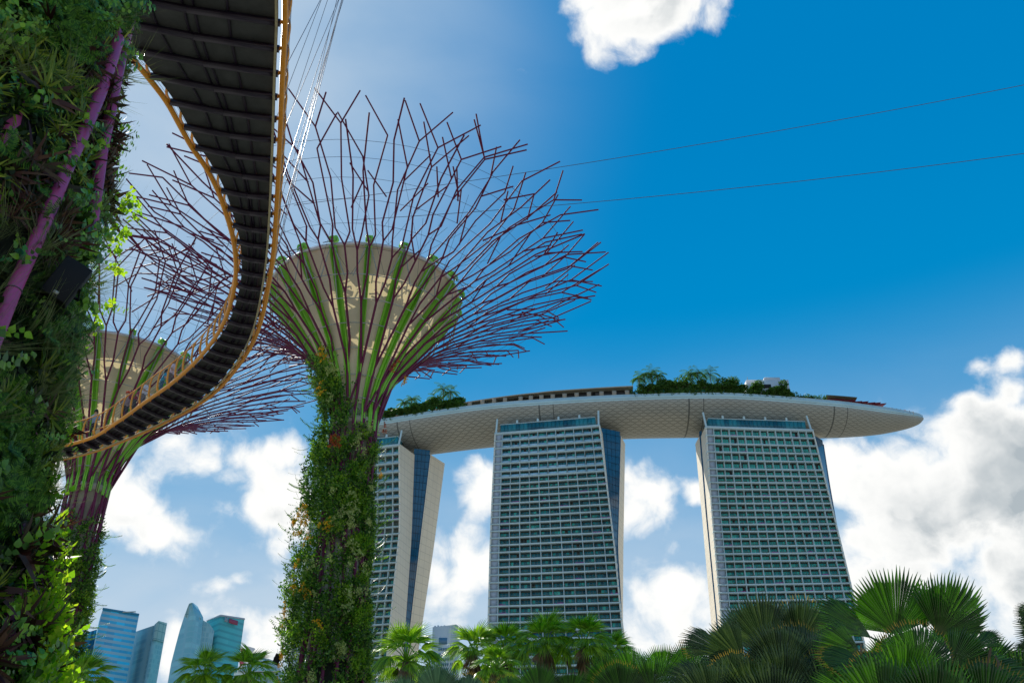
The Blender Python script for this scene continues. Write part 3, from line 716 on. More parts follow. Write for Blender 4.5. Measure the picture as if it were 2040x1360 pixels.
# ------------------------------------------------------------------ orange walkway
SZ = 22.0
Rp = [(568, 0), (563, 150), (557, 300), (552, 400), (545, 500), (535, 570), (520, 640), (500, 690), (470, 735), (430, 780), (380, 815), (310, 850), (240, 880), (165, 905)]
Lp = [(275, 130), (330, 200), (380, 290), (420, 350), (445, 410), (465, 480), (470, 540), (463, 590), (447, 640), (420, 685), (385, 725), (340, 765), (290, 800), (230, 843), (165, 878)]
Rw = np.vstack([[(-5.0, 8, SZ), (-5.1, 11, SZ), (-5.3, 14, SZ)], [at_z(a, b, SZ) for a, b in Rp], [(-25.5, 46.6, SZ), (-30, 48.3, SZ)]])
Lw = np.vstack([[(-6.3, 8, SZ), (-6.5, 11, SZ), (-8.2, 13.9, SZ), (-10.4, 15.8, SZ), (-10.6, 17.8, SZ)], [at_z(a, b, SZ) for a, b in Lp], [(-25.2, 45.2, SZ), (-29.8, 46.8, SZ)]])
Rw = resample(catmull(Rw, 8), n=400); Lw = resample(catmull(Lw, 8), n=400)
# pair the edges by marching along the centre line
def pair(step):
    out = []; C = [(Rw[0] + Lw[0]) / 2]; ir = il = 0; acc = 0
    ir = 0; prev = None
    while ir < 399:
        r = Rw[ir]; T = unit(Rw[min(399, ir + 2)] - Rw[max(0, ir - 2)]); n_ = np.array([-T[1], T[0], 0])
        d = Lw - r; al = np.abs(d @ T); dd = d @ n_; ok = (dd > .4) & (dd < 5.2)
        if ok.any():
            k = np.argmin(np.where(ok, al, 99))
            if prev is None or (np.linalg.norm(r - prev[0]) >= step and k >= prev[2]): prev = (r, Lw[k], k); out.append((r, Lw[k]))
        ir += 1
    return out
PR = pair(.86)
PR = [(a, b) for a, b in PR if np.linalg.norm(a - b) > .9]
walk = empty('skyway', (float(PR[0][0][0]), float(PR[0][0][1]), SZ), 'curving orange railed aerial walkway with dark underside hung between the steel trees', 'walkway')
Pr = np.array([a for a, b in PR]); Pl = np.array([b for a, b in PR]); Wd = unit(np.array([1., 0, 0]))
inn = np.array([unit(b - a) for a, b in PR])
Dr = Pr + inn * .19; Dl = Pl - inn * .19
fine = lambda P: catmull(P, 4)
fDr, fDl = fine(Dr), fine(Dl)
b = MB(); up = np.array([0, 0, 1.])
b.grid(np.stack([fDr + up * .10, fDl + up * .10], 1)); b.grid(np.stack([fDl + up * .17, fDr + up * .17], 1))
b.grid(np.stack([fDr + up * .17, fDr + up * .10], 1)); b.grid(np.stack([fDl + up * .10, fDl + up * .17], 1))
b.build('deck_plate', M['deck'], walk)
b = MB()
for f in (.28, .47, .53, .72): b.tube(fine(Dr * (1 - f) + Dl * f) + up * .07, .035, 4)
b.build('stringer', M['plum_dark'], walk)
for P, nm in ((Pr, 0), (Pl, 1)):
    MB().tube(fine(P), .08, 10).build('edge_tube', M['orange'], walk, smooth=True)
MB().tube(fine(Dl) + up * -.0 + np.repeat(inn, 4, 0)[:len(fine(Dl))] * .25 if False else fine(Dl + inn * .22) + up * .03, .04, 6).build('conduit', M['orange'], walk)
MB().tube(fine(Dr + inn * .02) - up * .12, .035, 6).build('lifting_cable', M['rope'], walk)
for i, (r, l) in enumerate(zip(Pr, Pl)):
    t = unit(np.cross(inn[i], up)); b = MB()
    a = r + inn[i] * .12; e = l - inn[i] * .12; m_ = (a + e) / 2 - up * .06
    for s in (-.055, .055):
        b.beam(a + t * s, m_ + t * s, .04, .13); b.beam(m_ + t * s, e + t * s, .04, .13)
    b.beam(a - up * .07, m_ - up * .07, .13, .02); b.beam(m_ - up * .07, e - up * .07, .13, .02)
    b.build('cross_beam', M['plum_dark'], walk)
    for P, s in ((r, -1), (l, 1)):                     # bowed posts with a foot bracket
        n_ = inn[i] * -s * -1; outw = inn[i] * (-1 if s == -1 else 1); b = MB()
        q = [P - outw * .26 - up * .03, P - outw * .10 + up * .03, P + outw * .03 + up * .25, P + outw * .06 + up * .6, P + outw * .05 + up * .95, P - outw * .03 + up * 1.22]
        b.tube(resample(catmull(q, 4), n=12), np.linspace(.055, .035, 12), 6); b.build('railing_post', M['orange'], walk, smooth=True)
for P, s in ((Pr, 1), (Pl, -1)):
    outw = -inn * s; MB().tube(fine(P - outw * .03 + up * 1.22), .03, 6).build('handrail', M['orange'], walk, smooth=True)
    b = MB()
    for h in (.3, .48, .66, .84, 1.02): b.tube(fine(P + outw * .06 + up * h), .006, 3)
    b.build('rail_wire', M['cable'], walk)
# hanger cables from the near tree's crown
anchor = [np.array([-2.5, 13.5, 46.]), np.array([-1.2, 18., 46.]), np.array([-3.2, 10, 46.])]
A0 = at_z(720, -120, 44.0)
k = 0
for i in range(4, len(Pr) - 6, 3):
    if k >= 13: break
    a = A0 + np.array([.25 * math.sin(k * 2.1), .6 * math.cos(k * 1.3), .3 * k]); MB().tube([Pr[i] + up * .1, a], .013, 4).build('hanger_cable', M['cable'], walk); k += 1

# ------------------------------------------------------------------ people
def person(loc, heading, shirt, trousers, hair, label, skin=(.45, .28, .19), cap=None, pack=None, h=1.7, lean=.08, name='person', grp='people on the orange walkway', arm=.5):
    s = h / 1.72
    J = {'pel': (0, 0, .95, .13), 'wa': (0, .01, 1.08, .125), 'ch': (0, .02 + lean * .4, 1.30, .15), 'ne': (0, .03 + lean, 1.47, .058), 'he': (0, .06 + lean, 1.60, .088), 'to': (0, .055 + lean, 1.68, .07),
         'lh': (-.09, 0, .9, .09), 'lk': (-.10, .06, .5, .06), 'la': (-.10, -.02, .09, .042), 'lt': (-.10, .13, .05, .035),
         'rh': (.09, 0, .9, .09), 'rk': (.10, .0, .5, .06), 'ra': (.11, -.12, .09, .042), 'rt': (.11, .03, .05, .035),
         'ls': (-.17, .03 + lean * .6, 1.38, .06), 'le': (-.24, .08, 1.12, .042), 'lw': (-.20, .08 + arm * .45, 1.02 + arm * .12, .03), 'lf': (-.19, .14 + arm * .45, 1.0 + arm * .12, .028),
         'rs': (.17, .03 + lean * .6, 1.38, .06), 're': (.25, .05, 1.12, .042), 'rw': (.21, .08 + arm * .4, .98 + arm * .12, .03), 'rf': (.20, .14 + arm * .4, .96 + arm * .12, .028)}
    E_ = [('pel', 'wa'), ('wa', 'ch'), ('ch', 'ne'), ('ne', 'he'), ('he', 'to'), ('pel', 'lh'), ('lh', 'lk'), ('lk', 'la'), ('la', 'lt'), ('pel', 'rh'), ('rh', 'rk'), ('rk', 'ra'), ('ra', 'rt'), ('ch', 'ls'), ('ls', 'le'), ('le', 'lw'), ('lw', 'lf'), ('ch', 'rs'), ('rs', 're'), ('re', 'rw'), ('rw', 'rf')]
    keys = list(J); me = bpy.data.meshes.new('person'); me.from_pydata([tuple(np.array(J[k][:3]) * s) for k in keys], [(keys.index(a), keys.index(b)) for a, b in E_], [])
    o = bpy.data.objects.new(name, me); link(o); md = o.modifiers.new('skin', 'SKIN'); o.modifiers.new('sub', 'SUBSURF').levels = 1
    for i, k_ in enumerate(keys): r = J[k_][3] * s; me.skin_vertices[0].data[i].radius = (r, r * (.8 if k_ in ('ch', 'wa', 'pel') else 1)); me.skin_vertices[0].data[i].use_root = (i == 0)
    dg = bpy.context.evaluated_depsgraph_get(); m2 = bpy.data.meshes.new_from_object(o.evaluated_get(dg)); o.modifiers.clear(); o.data = m2
    mk = lambda c: mat('cloth', c, .8, var=.1)
    for m_ in (mk(skin), mk(shirt), mk(trousers), mk((.03, .03, .03))): m2.materials.append(m_)
    for p_ in m2.polygons:
        c = p_.center / s; i = 0
        if c.z < .11: i = 3
        elif c.z < 1.0 and abs(c.x) < .2 and c.y < .16: i = 2
        elif 1.0 <= c.z < 1.46 and (abs(c.x) < .2 or c.z > 1.2): i = 1
        elif c.z < 1.0 and abs(c.x) < .19: i = 2
        p_.material_index = i; p_.use_smooth = True
    b = MB(); b.lathe([(.001, 1.735), (.06, 1.72), (.095, 1.66), (.105, 1.60), (.10, 1.55)] if cap is None else [(.001, 1.74), (.07, 1.725), (.105, 1.66), (.108, 1.62)], 14, (0, .045 + lean))
    if cap is not None: b.box((0, .17 + lean, 1.63), ((.07, 0, 0), (0, .07, 0), (0, 0, .008)))
    else: b.box((0, -.02 + lean, 1.52), ((.08, 0, 0), (0, .04, 0), (0, 0, .09)))
    for v in b.V: v *= s
    hr = b.build('cap' if cap else 'hair', mk(cap or hair)); hr.parent = o
    if pack:
        b = MB(); b.box((0, -.17, 1.25), ((.14, 0, 0), (0, .09, 0), (0, 0, .2))); b.box((0, -.27, 1.18), ((.10, 0, 0), (0, .03, 0), (0, 0, .1)))
        for v in b.V: v *= s
        pk = b.build('backpack', mk(pack)); pk.parent = o; md = pk.modifiers.new('b', 'BEVEL'); md.width = .04; md.segments = 3
    o.location = loc; o.rotation_euler = (0, 0, heading); return tag(o, label, 'person', grp)
def on_deck(px, py, off=.45):
    q = at_z(px, py, SZ + 1.1); i = int(np.argmin(np.linalg.norm(Pl[:, :2] - q[:2], axis=1))); f = Pl[i] - inn[i] * off
    # slide along the path so it lines up with where the person stands
    return (float(f[0]), float(f[1]), SZ + .17), math.atan2(-(inn[i][0]), inn[i][1])
for px, py, hd, sh, tr, ha, cap, pk, h, lb in (
    (213, 846, .6, (.25, .33, .42), (.03, .035, .05), (.02, .015, .01), None, None, 1.66, 'person in a grey blue shirt on the walkway, closest to the near trunk'),
    (262, 823, .9, (.30, .24, .24), (.04, .04, .04), (.02, .015, .01), (.62, .08, .03), (.05, .05, .05), 1.74, 'person in a red cap with a dark backpack on the walkway'),
    (276, 821, 3.9, (.40, .55, .62), (.05, .06, .08), (.015, .012, .01), None, None, 1.70, 'person in a pale blue shirt beside the one in a red cap'),
    (299, 808, 2.6, (.28, .03, .06), (.05, .05, .05), (.02, .012, .01), None, (.25, .03, .05), 1.72, 'person in a dark red top on the walkway beside a fair haired one'),
    (313, 802, 2.2, (.70, .66, .68), (.16, .15, .15), (.42, .28, .12), None, None, 1.66, 'fair haired person in a white top and grey trousers on the walkway'),
    (357, 776, 2.9, (.03, .30, .42), (.04, .12, .18), (.02, .015, .01), None, None, 1.60, 'person in a bright teal shirt on the walkway'),
    (376, 757, 2.4, (.68, .52, .55), (.14, .10, .08), (.30, .17, .07), None, None, 1.72, 'person in a pale pink top, farthest to the right on the walkway')):
    loc, hh = on_deck(px, py); person(loc, hh + hd, sh, tr, ha, lb, cap=cap, pack=pk, h=h)

# two long guy wires crossing the sky
for (p0, p1, lb) in (((1075, 322), (2040, 150), 'upper long thin wire running from the steel crown across the blue sky'), ((1140, 388), (2040, 285), 'lower long thin wire running from the steel crown across the blue sky')):
    a = at_y(p0[0], p0[1], 56.); e = at_y(p1[0], p1[1], 50.); e2 = a + (e - a) * 1.6; start = a - (e - a) * .55
    P = [start + (e2 - start) * t - np.array([0, 0, 1.1 * 4 * t * (1 - t)]) for t in np.linspace(0, 1, 24)]
    tag(MB().tube(P, .026, 4).build('guy_wire', M['cable']), lb, 'wire', 'guy wires across the sky')
q = np.array([TC[0] - 2.9, TC[1] - 1.2, 14.9]); floodlight(q, (.1, -1, -.4), 1.1, 'small black floodlight low on the left of the flowering trunk')
q = np.array([TC[0] + 2.7, TC[1] - 1.0, 14.6]); floodlight(q, (.3, -1, -.4), 1.1, 'small black floodlight low on the right of the flowering trunk')

# ------------------------------------------------------------------ hotel towers
def edge_fn(pts):
    z = np.array([p[2] for p in pts][::-1], float); X = np.array([p[0] for p in pts][::-1], float); Y = np.array([p[1] for p in pts][::-1], float)
    def f(q):
        def ex(A):
            if q <= z[0]: return A[0] + (A[1] - A[0]) / (z[1] - z[0]) * (q - z[0]) * .75
            if q >= z[-1]: return A[-1] + (A[-1] - A[-2]) / (z[-1] - z[-2]) * (q - z[-1])
            return np.interp(q, z, A)
        return np.array([ex(X), ex(Y), q])
    return f
def loft(fs, zs, mats, mi_by_side, name, parent, top=True):
    b = MB(); n = len(fs)
    G = np.array([[f(z) for f in fs] for z in zs])
    for k in range(n): b.grid(np.stack([G[:, k], G[:, (k + 1) % n]], 1), mi_by_side[k])
    if top: b.add(G[-1], [[0, 1, 2, 3]] if n == 4 else [], 0)
    return b.build(name, mats, parent)
def panel_mat(name, col, px, pz, var=.06):
    """cladding in large panels with thin joints, laid out in object space"""
    m = mat(name, col, .6, var=var, vscale=.1); N = m.node_tree.nodes; L = m.node_tree.links; b = N['Principled BSDF']
    tc = N.new('ShaderNodeTexCoord'); sp = N.new('ShaderNodeSeparateXYZ'); L.new(tc.outputs['Object'], sp.inputs[0])
    def line(sock, per, wd):
        a = N.new('ShaderNodeMath'); a.operation = 'DIVIDE'; a.inputs[1].default_value = per; L.new(sock, a.inputs[0])
        f = N.new('ShaderNodeMath'); f.operation = 'FRACT'; L.new(a.outputs[0], f.inputs[0]); g = N.new('ShaderNodeMath'); g.operation = 'LESS_THAN'; g.inputs[1].default_value = wd / per; L.new(f.outputs[0], g.inputs[0]); return g.outputs[0]
    l1 = line(sp.outputs[2], pz, .22); l2 = line(sp.outputs[1], px, .12); mx = N.new('ShaderNodeMath'); mx.operation = 'MAXIMUM'; L.new(l1, mx.inputs[0]); L.new(l2, mx.inputs[1])
    s = N.new('ShaderNodeMath'); s.operation = 'MULTIPLY'; s.inputs[1].default_value = .4; L.new(mx.outputs[0], s.inputs[0])
    old = b.inputs['Base Color'].links[0].from_socket; mm = N.new('ShaderNodeMix'); mm.data_type = 'RGBA'; L.new(s.outputs[0], mm.inputs[0]); L.new(old, mm.inputs[6]); mm.inputs[7].default_value = (*[c * .35 for c in col], 1)
    L.new(mm.outputs[2], b.inputs['Base Color']); return m
M['endwall'] = panel_mat('end_wall_cladding', (.80, .71, .56), 2.6, 3.3)
M['curtain'] = M['blue_glass']
def tower(label, FL, FR, BL, BR, F2L, F2R, B2L, B2R, nb, seed, glassL=False, glassR=True, ztop=185., teal='teal', endbay='left', nfloor=38, top5=4.1, fh=3.22):
    rd = random.Random(seed); fL, fR, bL, bR = map(edge_fn, (FL, FR, BL, BR)); base = fL(0) * .5 + fR(0) * .5
    e = empty('hotel_tower', (float(base[0]), float(base[1]), 0), label, 'hotel tower', 'hotel towers under the sky deck')
    zs = np.linspace(0, ztop, 24)
    inset = 1.9
    def front(u, z, d=0.):
        a = fL(z); c = fR(z); P = a + (c - a) * u; t = unit(c - a); n_ = np.array([t[1], -t[0], 0]); n_ = n_ if n_[1] < 0 else -n_
        return P - n_ * d
    # body behind the balconies
    b = MB(); G = np.array([[front(.004, z, inset), front(.996, z, inset), bR(z) + (fR(z) - bR(z)) * .02, bL(z) + (fL(z) - bL(z)) * .02] for z in zs])
    for k in range(4): b.grid(np.stack([G[:, k], G[:, (k + 1) % 4]], 1), 0)
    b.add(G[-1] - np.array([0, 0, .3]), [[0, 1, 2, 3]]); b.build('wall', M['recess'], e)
    for f0, b0, uu in ((fL, bL, 0), (fR, bR, 1)):        # end walls, a solid blade each
        th = unit(fR(100) - fL(100)) * (.55 if uu == 0 else -.55)
        b = MB(); G = np.array([[f0(z), b0(z), b0(z) + th, f0(z) + th] for z in zs])
        for k in range(4): b.grid(np.stack([G[:, k], G[:, (k + 1) % 4]], 1), 0)
        b.add(G[-1], [[0, 1, 2, 3]]); b.build('end_wall', M['endwall'], e)
    lv = [ztop - .6]
    for k in range(nfloor): lv.append(lv[-1] - (top5 if k < 5 else fh))
    for k, z in enumerate(lv):
        P0, P1 = front(.0, z, -.06), front(1., z, -.06); t = unit(P1 - P0); n_ = np.array([t[1], -t[0], 0]); n_ = n_ if n_[1] < 0 else -n_
        hh = .27 if k else .55
        b = MB().box((P0 + P1) / 2 - n_ * (inset + .06) / 2, ((P1 - P0) / 2, n_ * (inset + .1) / 2, np.array([0, 0, hh]))); b.build('floor_slab', M['slabwhite'], e)
    ub = [0., .075] + list(np.linspace(.075, 1., nb + 1)[1:])
    zf = [z for z in lv]
    fins = {}
    cnt = 0; rest = MB(); plant = MB(); flw = MB(); railk = {}; bayp = MB()
    for k in range(len(lv) - 1):
        zt, zb = lv[k] - .27, lv[k + 1] + .27; zm = (zt + zb) / 2; hz = (zt - zb) / 2
        for j in range(len(ub) - 1):
            u0, u1 = ub[j], ub[j + 1]
            a = front(u0, zm); c = front(u1, zm); t = unit(c - a); n_ = np.array([t[1], -t[0], 0]); n_ = n_ if n_[1] < 0 else -n_; w = np.linalg.norm(c - a)
            # the facade leans: use top and bottom positions
            at, ab = front(u0, zt), front(u0, zb)
            strong = (j % 2 == 1) if nb % 2 == 0 else (j % 2 == 1)
            fw = .24 if (strong or k < 0) else .12
            if j > 0: fins.setdefault(j, MB()).add([*(at + s1 * t * fw / 2 - n_ * q for s1 in (-1, 1) for q in (0.03, inset)), *(ab + s1 * t * fw / 2 - n_ * q for s1 in (-1, 1) for q in (0.03, inset))], [[0, 2, 6, 4], [0, 4, 5, 1], [2, 3, 7, 6]])
            if j == 0:
                P = (a + c) / 2 - n_ * .9; bayp.box(P, (t * (w / 2 - .25), n_ * .06, np.array([0, 0, hz]))); continue
            # window unit set into the recess
            tgt = MB()
            gl = front((u0 + u1) / 2, zm - hz * .2, inset - .08)
            iw = w / 2 - .28; ih = hz * .74
            npn = 3
            for q in range(npn):
                x0 = -iw + 2 * iw * (q + .5) / npn; dark = rd.random() < .035
                tgt.box(gl + t * x0, (t * (iw / npn - .05), n_ * .03, np.array([0, 0, ih])), 2 if dark else (3 if rd.random() < .22 else 0))
            tgt.box(gl + np.array([0, 0, ih * .35]), (t * iw, n_ * .05, np.array([0, 0, .04])), 1)
            for q in range(npn + 1): tgt.box(gl + t * (-iw + 2 * iw * q / npn), (t * .045, n_ * .05, np.array([0, 0, ih])), 1)
            if cnt < 100 and k * 2 < 20 and (j + k) % 1 == 0:
                tgt.build('window', [M[teal], M['window_bar'], M['dark_opening'], M['teal_light']], e); cnt += 1
            else:
                for src, dst in ((tgt.F4, rest.F4), (tgt.M4, rest.M4)):
                    pass
                off_ = rest.n
                for V_, F_, M_ in zip(tgt.V, tgt.F4, tgt.M4):
                    rest.V.append(V_); rest.UV.append(np.zeros((len(V_), 2)))
                base_ = off_
                for F_, M_ in zip(tgt.F4, tgt.M4): rest.F4.append(F_ + base_); rest.M4.append(M_)
                rest.n += tgt.n
            if k >= 0:
                pp = front((u0 + u1) / 2, zb, .35)
                if k < 6 and nb < 12:
                    railk.setdefault(k, MB()).box(pp + np.array([0, 0, .5]), (t * (w / 2 - .3), n_ * .03, np.array([0, 0, .45])))
                elif rd.random() < (.9 if k > 5 else .35):
                    m_ = flw if rd.random() < .08 else plant
                    for q in range(rd.choice((5, 7, 9))):
                        m_.box(pp + t * rd.uniform(-w / 2 + .5, w / 2 - .5) + np.array([0, 0, .16]), (t * rd.uniform(.2, .5), n_ * rd.uniform(.15, .3), np.array([0, 0, rd.uniform(.12, .32)])))
    for f_ in fins.values(): f_.build('partition_fin', M['fin'], e)
    o = rest.build('window', [M[teal], M['window_bar'], M['dark_opening'], M['teal_light']], e); o['kind'] = 'stuff'
    bayp.build('blank_bay', M['grey_bay'], e)
    if plant.n: o = plant.build('balcony_planting', M['planter'], e); o['kind'] = 'stuff'
    if flw.n: o = flw.build('balcony_flowers', M['flower_pink'], e); o['kind'] = 'stuff'
    for f_ in railk.values(): f_.build('balustrade', M['rail_glass'], e)
    # rear slab with glazed front
    f2L, f2R, b2L, b2R = map(edge_fn, (F2L, F2R, B2L, B2R)); zt2 = ztop + 1
    b = MB(); zz = np.linspace(0, zt2, 40); G = np.array([[f2L(z), f2R(z), b2R(z), b2L(z)] for z in zz])
    b.grid(np.stack([G[:, 0], G[:, 1]], 1), 1)
    for k in (1, 2, 3): b.grid(np.stack([G[:, k], G[:, (k + 1) % 4]], 1), 0)
    b.add(G[-1], [[0, 1, 2, 3]], 0); b.build('rear_slab', [M['endwall'], M['blue_glass']], e)
    # atrium glass between the slabs at both ends, with mullion lines
    for (p_, q_, show) in ((bR, f2R, glassR), (bL, f2L, glassL)):
        b = MB(); mu = MB(); zz = np.linspace(60, zt2 + 2, 40)
        P = np.array([[p_(z) * .97 + q_(z) * .03 + (fL(z) - fR(z)) * .012 * (1 if show else -1), q_(z) * .98 + p_(z) * .02 + (fL(z) - fR(z)) * .006] for z in zz]); b.grid(P)
        b.build('atrium_glass', M['blue_glass'], e)
        if show:
            for z in np.arange(70, zt2 + 2, 3.3):
                A_ = np.array([np.interp(z, zz, P[:, 0, i]) for i in range(3)]); B_ = np.array([np.interp(z, zz, P[:, 1, i]) for i in range(3)]); mu.beam(A_ - up * 0 + np.array([0, -.06, 0]), B_ + np.array([0, -.06, 0]), .08, .10)
            for u_ in (.25, .5, .75): mu.tube([(P[i, 0] * (1 - u_) + P[i, 1] * u_) + np.array([0, -.06, 0]) for i in range(0, 40, 3)], .05, 4)
            mu.build('mullion', M['black'], e)
    # glazed storey under the deck, with struts
    b = MB(); a, c = front(.045, ztop, 2.2), front(.955, ztop, 2.2); t = unit(c - a); n_ = np.array([t[1], -t[0], 0]); n_ = n_ if n_[1] < 0 else -n_
    L_ = np.linalg.norm(c - a); npn = 24
    for q in range(npn): b.box(a + t * L_ * (q + .5) / npn - n_ * 3 + up * 2.3, (t * (L_ / npn / 2 - .04), n_ * 3, up * 2.25))
    b.build('penthouse_glazing', M['teal'], e)
    b = MB().box((a + c) / 2 - n_ * 3 + up * 4.7, (t * L_ / 2, n_ * 3.1, up * .15)); b.build('penthouse_roof', M['slabwhite'], e)
    for u_ in (.012, .2, .4, .6, .8, .985):
        end = u_ in (.012, .985); q = front(u_, ztop - (.5 if end else 0), .6 if end else 3.4); MB().tube([q, q + up * (8.2 if end else 7.2) - n_ * (2.6 if end else 1.2)], .42 if end else .5, 10).build('strut', M['slabwhite'], e, smooth=True)
    return e
# measured corners: (x, y, z) from the top down
T2 = dict(FL=[(-7.4, 380.1, 185), (-8.4, 362, 134.4), (-8.6, 345, 88.7)], FR=[(36.5, 372, 185), (37.9, 352, 125), (38.0, 340, 85.7)],
          BL=[(-6, 389, 185), (-6.5, 375, 134), (-6.5, 362, 88)], BR=[(38.3, 381, 185), (40.3, 377, 130), (41.6, 366, 88)],
          F2L=[(-2, 392, 186), (-2, 388, 136), (-2, 382, 100)], F2R=[(46.5, 385, 186), (42.3, 383, 136), (42.0, 379, 100)],
          B2L=[(-1, 402, 186), (-1, 400, 136), (-1, 396, 100)], B2R=[(49, 393, 185), (45.5, 392, 139), (43.2, 390, 105.8)])
T3 = dict(FL=[(80.5, 373.4, 185), (77.6, 366, 148.2), (73.7, 352, 96.6)], FR=[(126.3, 376.7, 185), (125, 366, 148.2), (122.5, 352, 106.4)],
          BL=[(80.3, 383.5, 185), (77.9, 376, 148), (75.2, 365, 97)], BR=[(128, 386, 185), (126.5, 376, 148), (124, 362, 106)],
          F2L=[(80.1, 384.5, 185), (77.8, 377, 148), (75.3, 366.5, 97)], F2R=[(135.7, 394, 191), (134.5, 392, 169), (132, 385, 120)],
          B2L=[(79.5, 393, 185.7), (77.9, 387, 148), (75.8, 380, 104)], B2R=[(136, 404, 191), (134.8, 402, 169), (132.5, 395, 120)])
T1 = dict(FL=[(-87, 400, 185), (-85.5, 400, 147), (-86, 393, 103)], FR=[(-48.5, 390.6, 185), (-46, 391, 147), (-46.8, 384, 103)],
          BL=[(-86, 414, 185), (-86, 412, 147), (-86, 410, 112)], BR=[(-43, 402, 186), (-42.3, 402, 147), (-42.6, 400, 112)],
          F2L=[(-78, 418, 186), (-79, 417, 148), (-80, 417, 108)], F2R=[(-36.1, 404, 186.4), (-38.7, 404, 148), (-41.3, 404, 108.6)],
          B2L=[(-74, 428, 186), (-76, 426, 148), (-78, 424, 108)], B2R=[(-30.2, 414, 188), (-33.6, 412, 146), (-37.4, 408, 104.8)])
tower('middle hotel tower of the three, with dark balconies and a thin blue glass strip', nb=11, seed=1, **T2)
tower('right hotel tower with green teal windows and two pale blades on its left edge', nb=13, seed=2, teal='teal_light', glassR=False, **T3)
tower('left hotel tower half hidden by the flowering trunk, with splayed cream end walls', nb=11, seed=3, **T1)

# ------------------------------------------------------------------ sky deck hull
CL = [(-90, 424.5, 2.), (-86, 423, 6.5), (-78, 420.4, 11), (-60, 414, 14), (-15, 400.4, 15), (17, 394.6, 15), (53, 390.8, 15), (92, 389.8, 15), (134, 392, 12.6), (152, 393, 10.2), (164, 393.3, 7.6), (173, 393.4, 5.0), (178.5, 393.2, 2.6), (181, 393, .4)]
cl = catmull(np.array(CL), 14); HX = cl[:, :2]; HW = np.clip(cl[:, 2], .3, None)
Tn = np.gradient(HX, axis=0); Tn /= np.linalg.norm(Tn, axis=1)[:, None]; Nh = np.stack([Tn[:, 1], -Tn[:, 0]], -1)      # towards the camera
sarc = np.r_[0, np.cumsum(np.linalg.norm(np.diff(HX, axis=0), axis=1))]
ZD = 199.2 + np.interp(HX[:, 0], [-99, -15, 92, 184], [0, 0.6, 1.0, -1.0])
def hull_depth(i): return 9.0 * (HW[i] / 15.) ** .8
nu = 29; us = np.sin(np.linspace(-math.pi / 2, math.pi / 2, nu)); Gh = np.zeros((len(HX), nu, 3)); UVh = np.zeros((len(HX), nu, 2))
for i in range(len(HX)):
    for j, u_ in enumerate(us):
        p_ = HX[i] + Nh[i] * HW[i] * u_; Gh[i, j] = (p_[0], p_[1], ZD[i] - 1.6 * min(1, HW[i] / 8) - hull_depth(i) * max(0, 1 - u_ * u_) ** .6); UVh[i, j] = (sarc[i], np.arcsin(u_) * 15 * 1.05)
deck = empty('sky_deck', (53, 391, 199), 'long boat shaped roof deck with a latticed grey hull laid across the three towers', 'sky deck')
def hull_mat():
    m = mat('hull_lattice', (.40, .39, .34), .5, var=.07, vscale=.08); N = m.node_tree.nodes; L = m.node_tree.links; b = N['Principled BSDF']
    b.inputs['Metallic'].default_value = .25
    uv = N.new('ShaderNodeUVMap'); sp = N.new('ShaderNodeSeparateXYZ'); L.new(uv.outputs[0], sp.inputs[0])
    def M_(op, a, b_):
        n = N.new('ShaderNodeMath'); n.operation = op
        for i, v in enumerate((a, b_)):
            if v is None: continue
            if isinstance(v, (int, float)): n.inputs[i].default_value = v
            else: L.new(v, n.inputs[i])
        return n.outputs[0]
    def ln(s, per, w): return M_('LESS_THAN', M_('ABSOLUTE', M_('SUBTRACT', M_('FRACT', M_('DIVIDE', s, per), None), .5), None), w / per / 2)
    U, V = sp.outputs[0], sp.outputs[1]
    l = M_('MAXIMUM', ln(M_('ADD', U, M_('MULTIPLY', V, 1.05)), 3.6, .24), ln(M_('SUBTRACT', U, M_('MULTIPLY', V, 1.05)), 3.6, .24))
    l = M_('MAXIMUM', l, ln(V, 1.714, .18))
    l = M_('MAXIMUM', l, M_('MAXIMUM', ln(M_('SUBTRACT', U, 15), 62., .6), ln(M_('SUBTRACT', U, 21), 62., .35)))
    old = b.inputs['Base Color'].links[0].from_socket; mm = N.new('ShaderNodeMix'); mm.data_type = 'RGBA'
    L.new(M_('MULTIPLY', l, .8), mm.inputs[0]); L.new(old, mm.inputs[6]); mm.inputs[7].default_value = (.05, .055, .05, 1); L.new(mm.outputs[2], b.inputs['Base Color'])
    return m
b = MB(); b.grid(Gh, 0, UVh); b.build('hull', hull_mat(), deck, smooth=True, uv=True)
b = MB(); E1 = np.stack([np.r_[HX[i] + Nh[i] * HW[i], ZD[i]] for i in range(len(HX))]); E0 = np.stack([np.r_[HX[i] - Nh[i] * HW[i], ZD[i]] for i in range(len(HX))])
dn = np.array([0, 0, -1.]) * np.minimum(1, HW / 8)[:, None]
for E_ in (E1, E0): b.grid(np.stack([E_ + dn * 1.62, E_], 1))
b.grid(np.stack([E1, E0], 1)); b.build('deck_edge', mat('pale_deck_edge', (.50, .68, .68), .6, var=.1, vscale=.1), deck)
b = MB()
for E_, sg in ((E1, 1), (E0, -1)): b.tube(E_ + dn * .85 + np.c_[Nh * .05 * sg, np.zeros(len(Nh))], .10, 4); b.tube(E_ + np.c_[Nh * -.2 * sg, np.full(len(Nh), 1.25)], .05, 4)
b.build('edge_rail', M['steel'], deck)
b = MB(); b.grid(np.stack([E1 - np.c_[Nh * .2, np.zeros(len(Nh))], E1 + np.c_[-Nh * .2, np.full(len(Nh), 1.2)]], 1)); b.build('glass_balustrade', M['rail_glass'], deck)
def deck_at(X, v=0.):      # point on the deck; v = -1 far edge .. 1 near edge
    i = int(np.argmin(np.abs(HX[:, 0] - X))); p_ = HX[i] + Nh[i] * HW[i] * v; return np.array([p_[0], p_[1], ZD[i]])
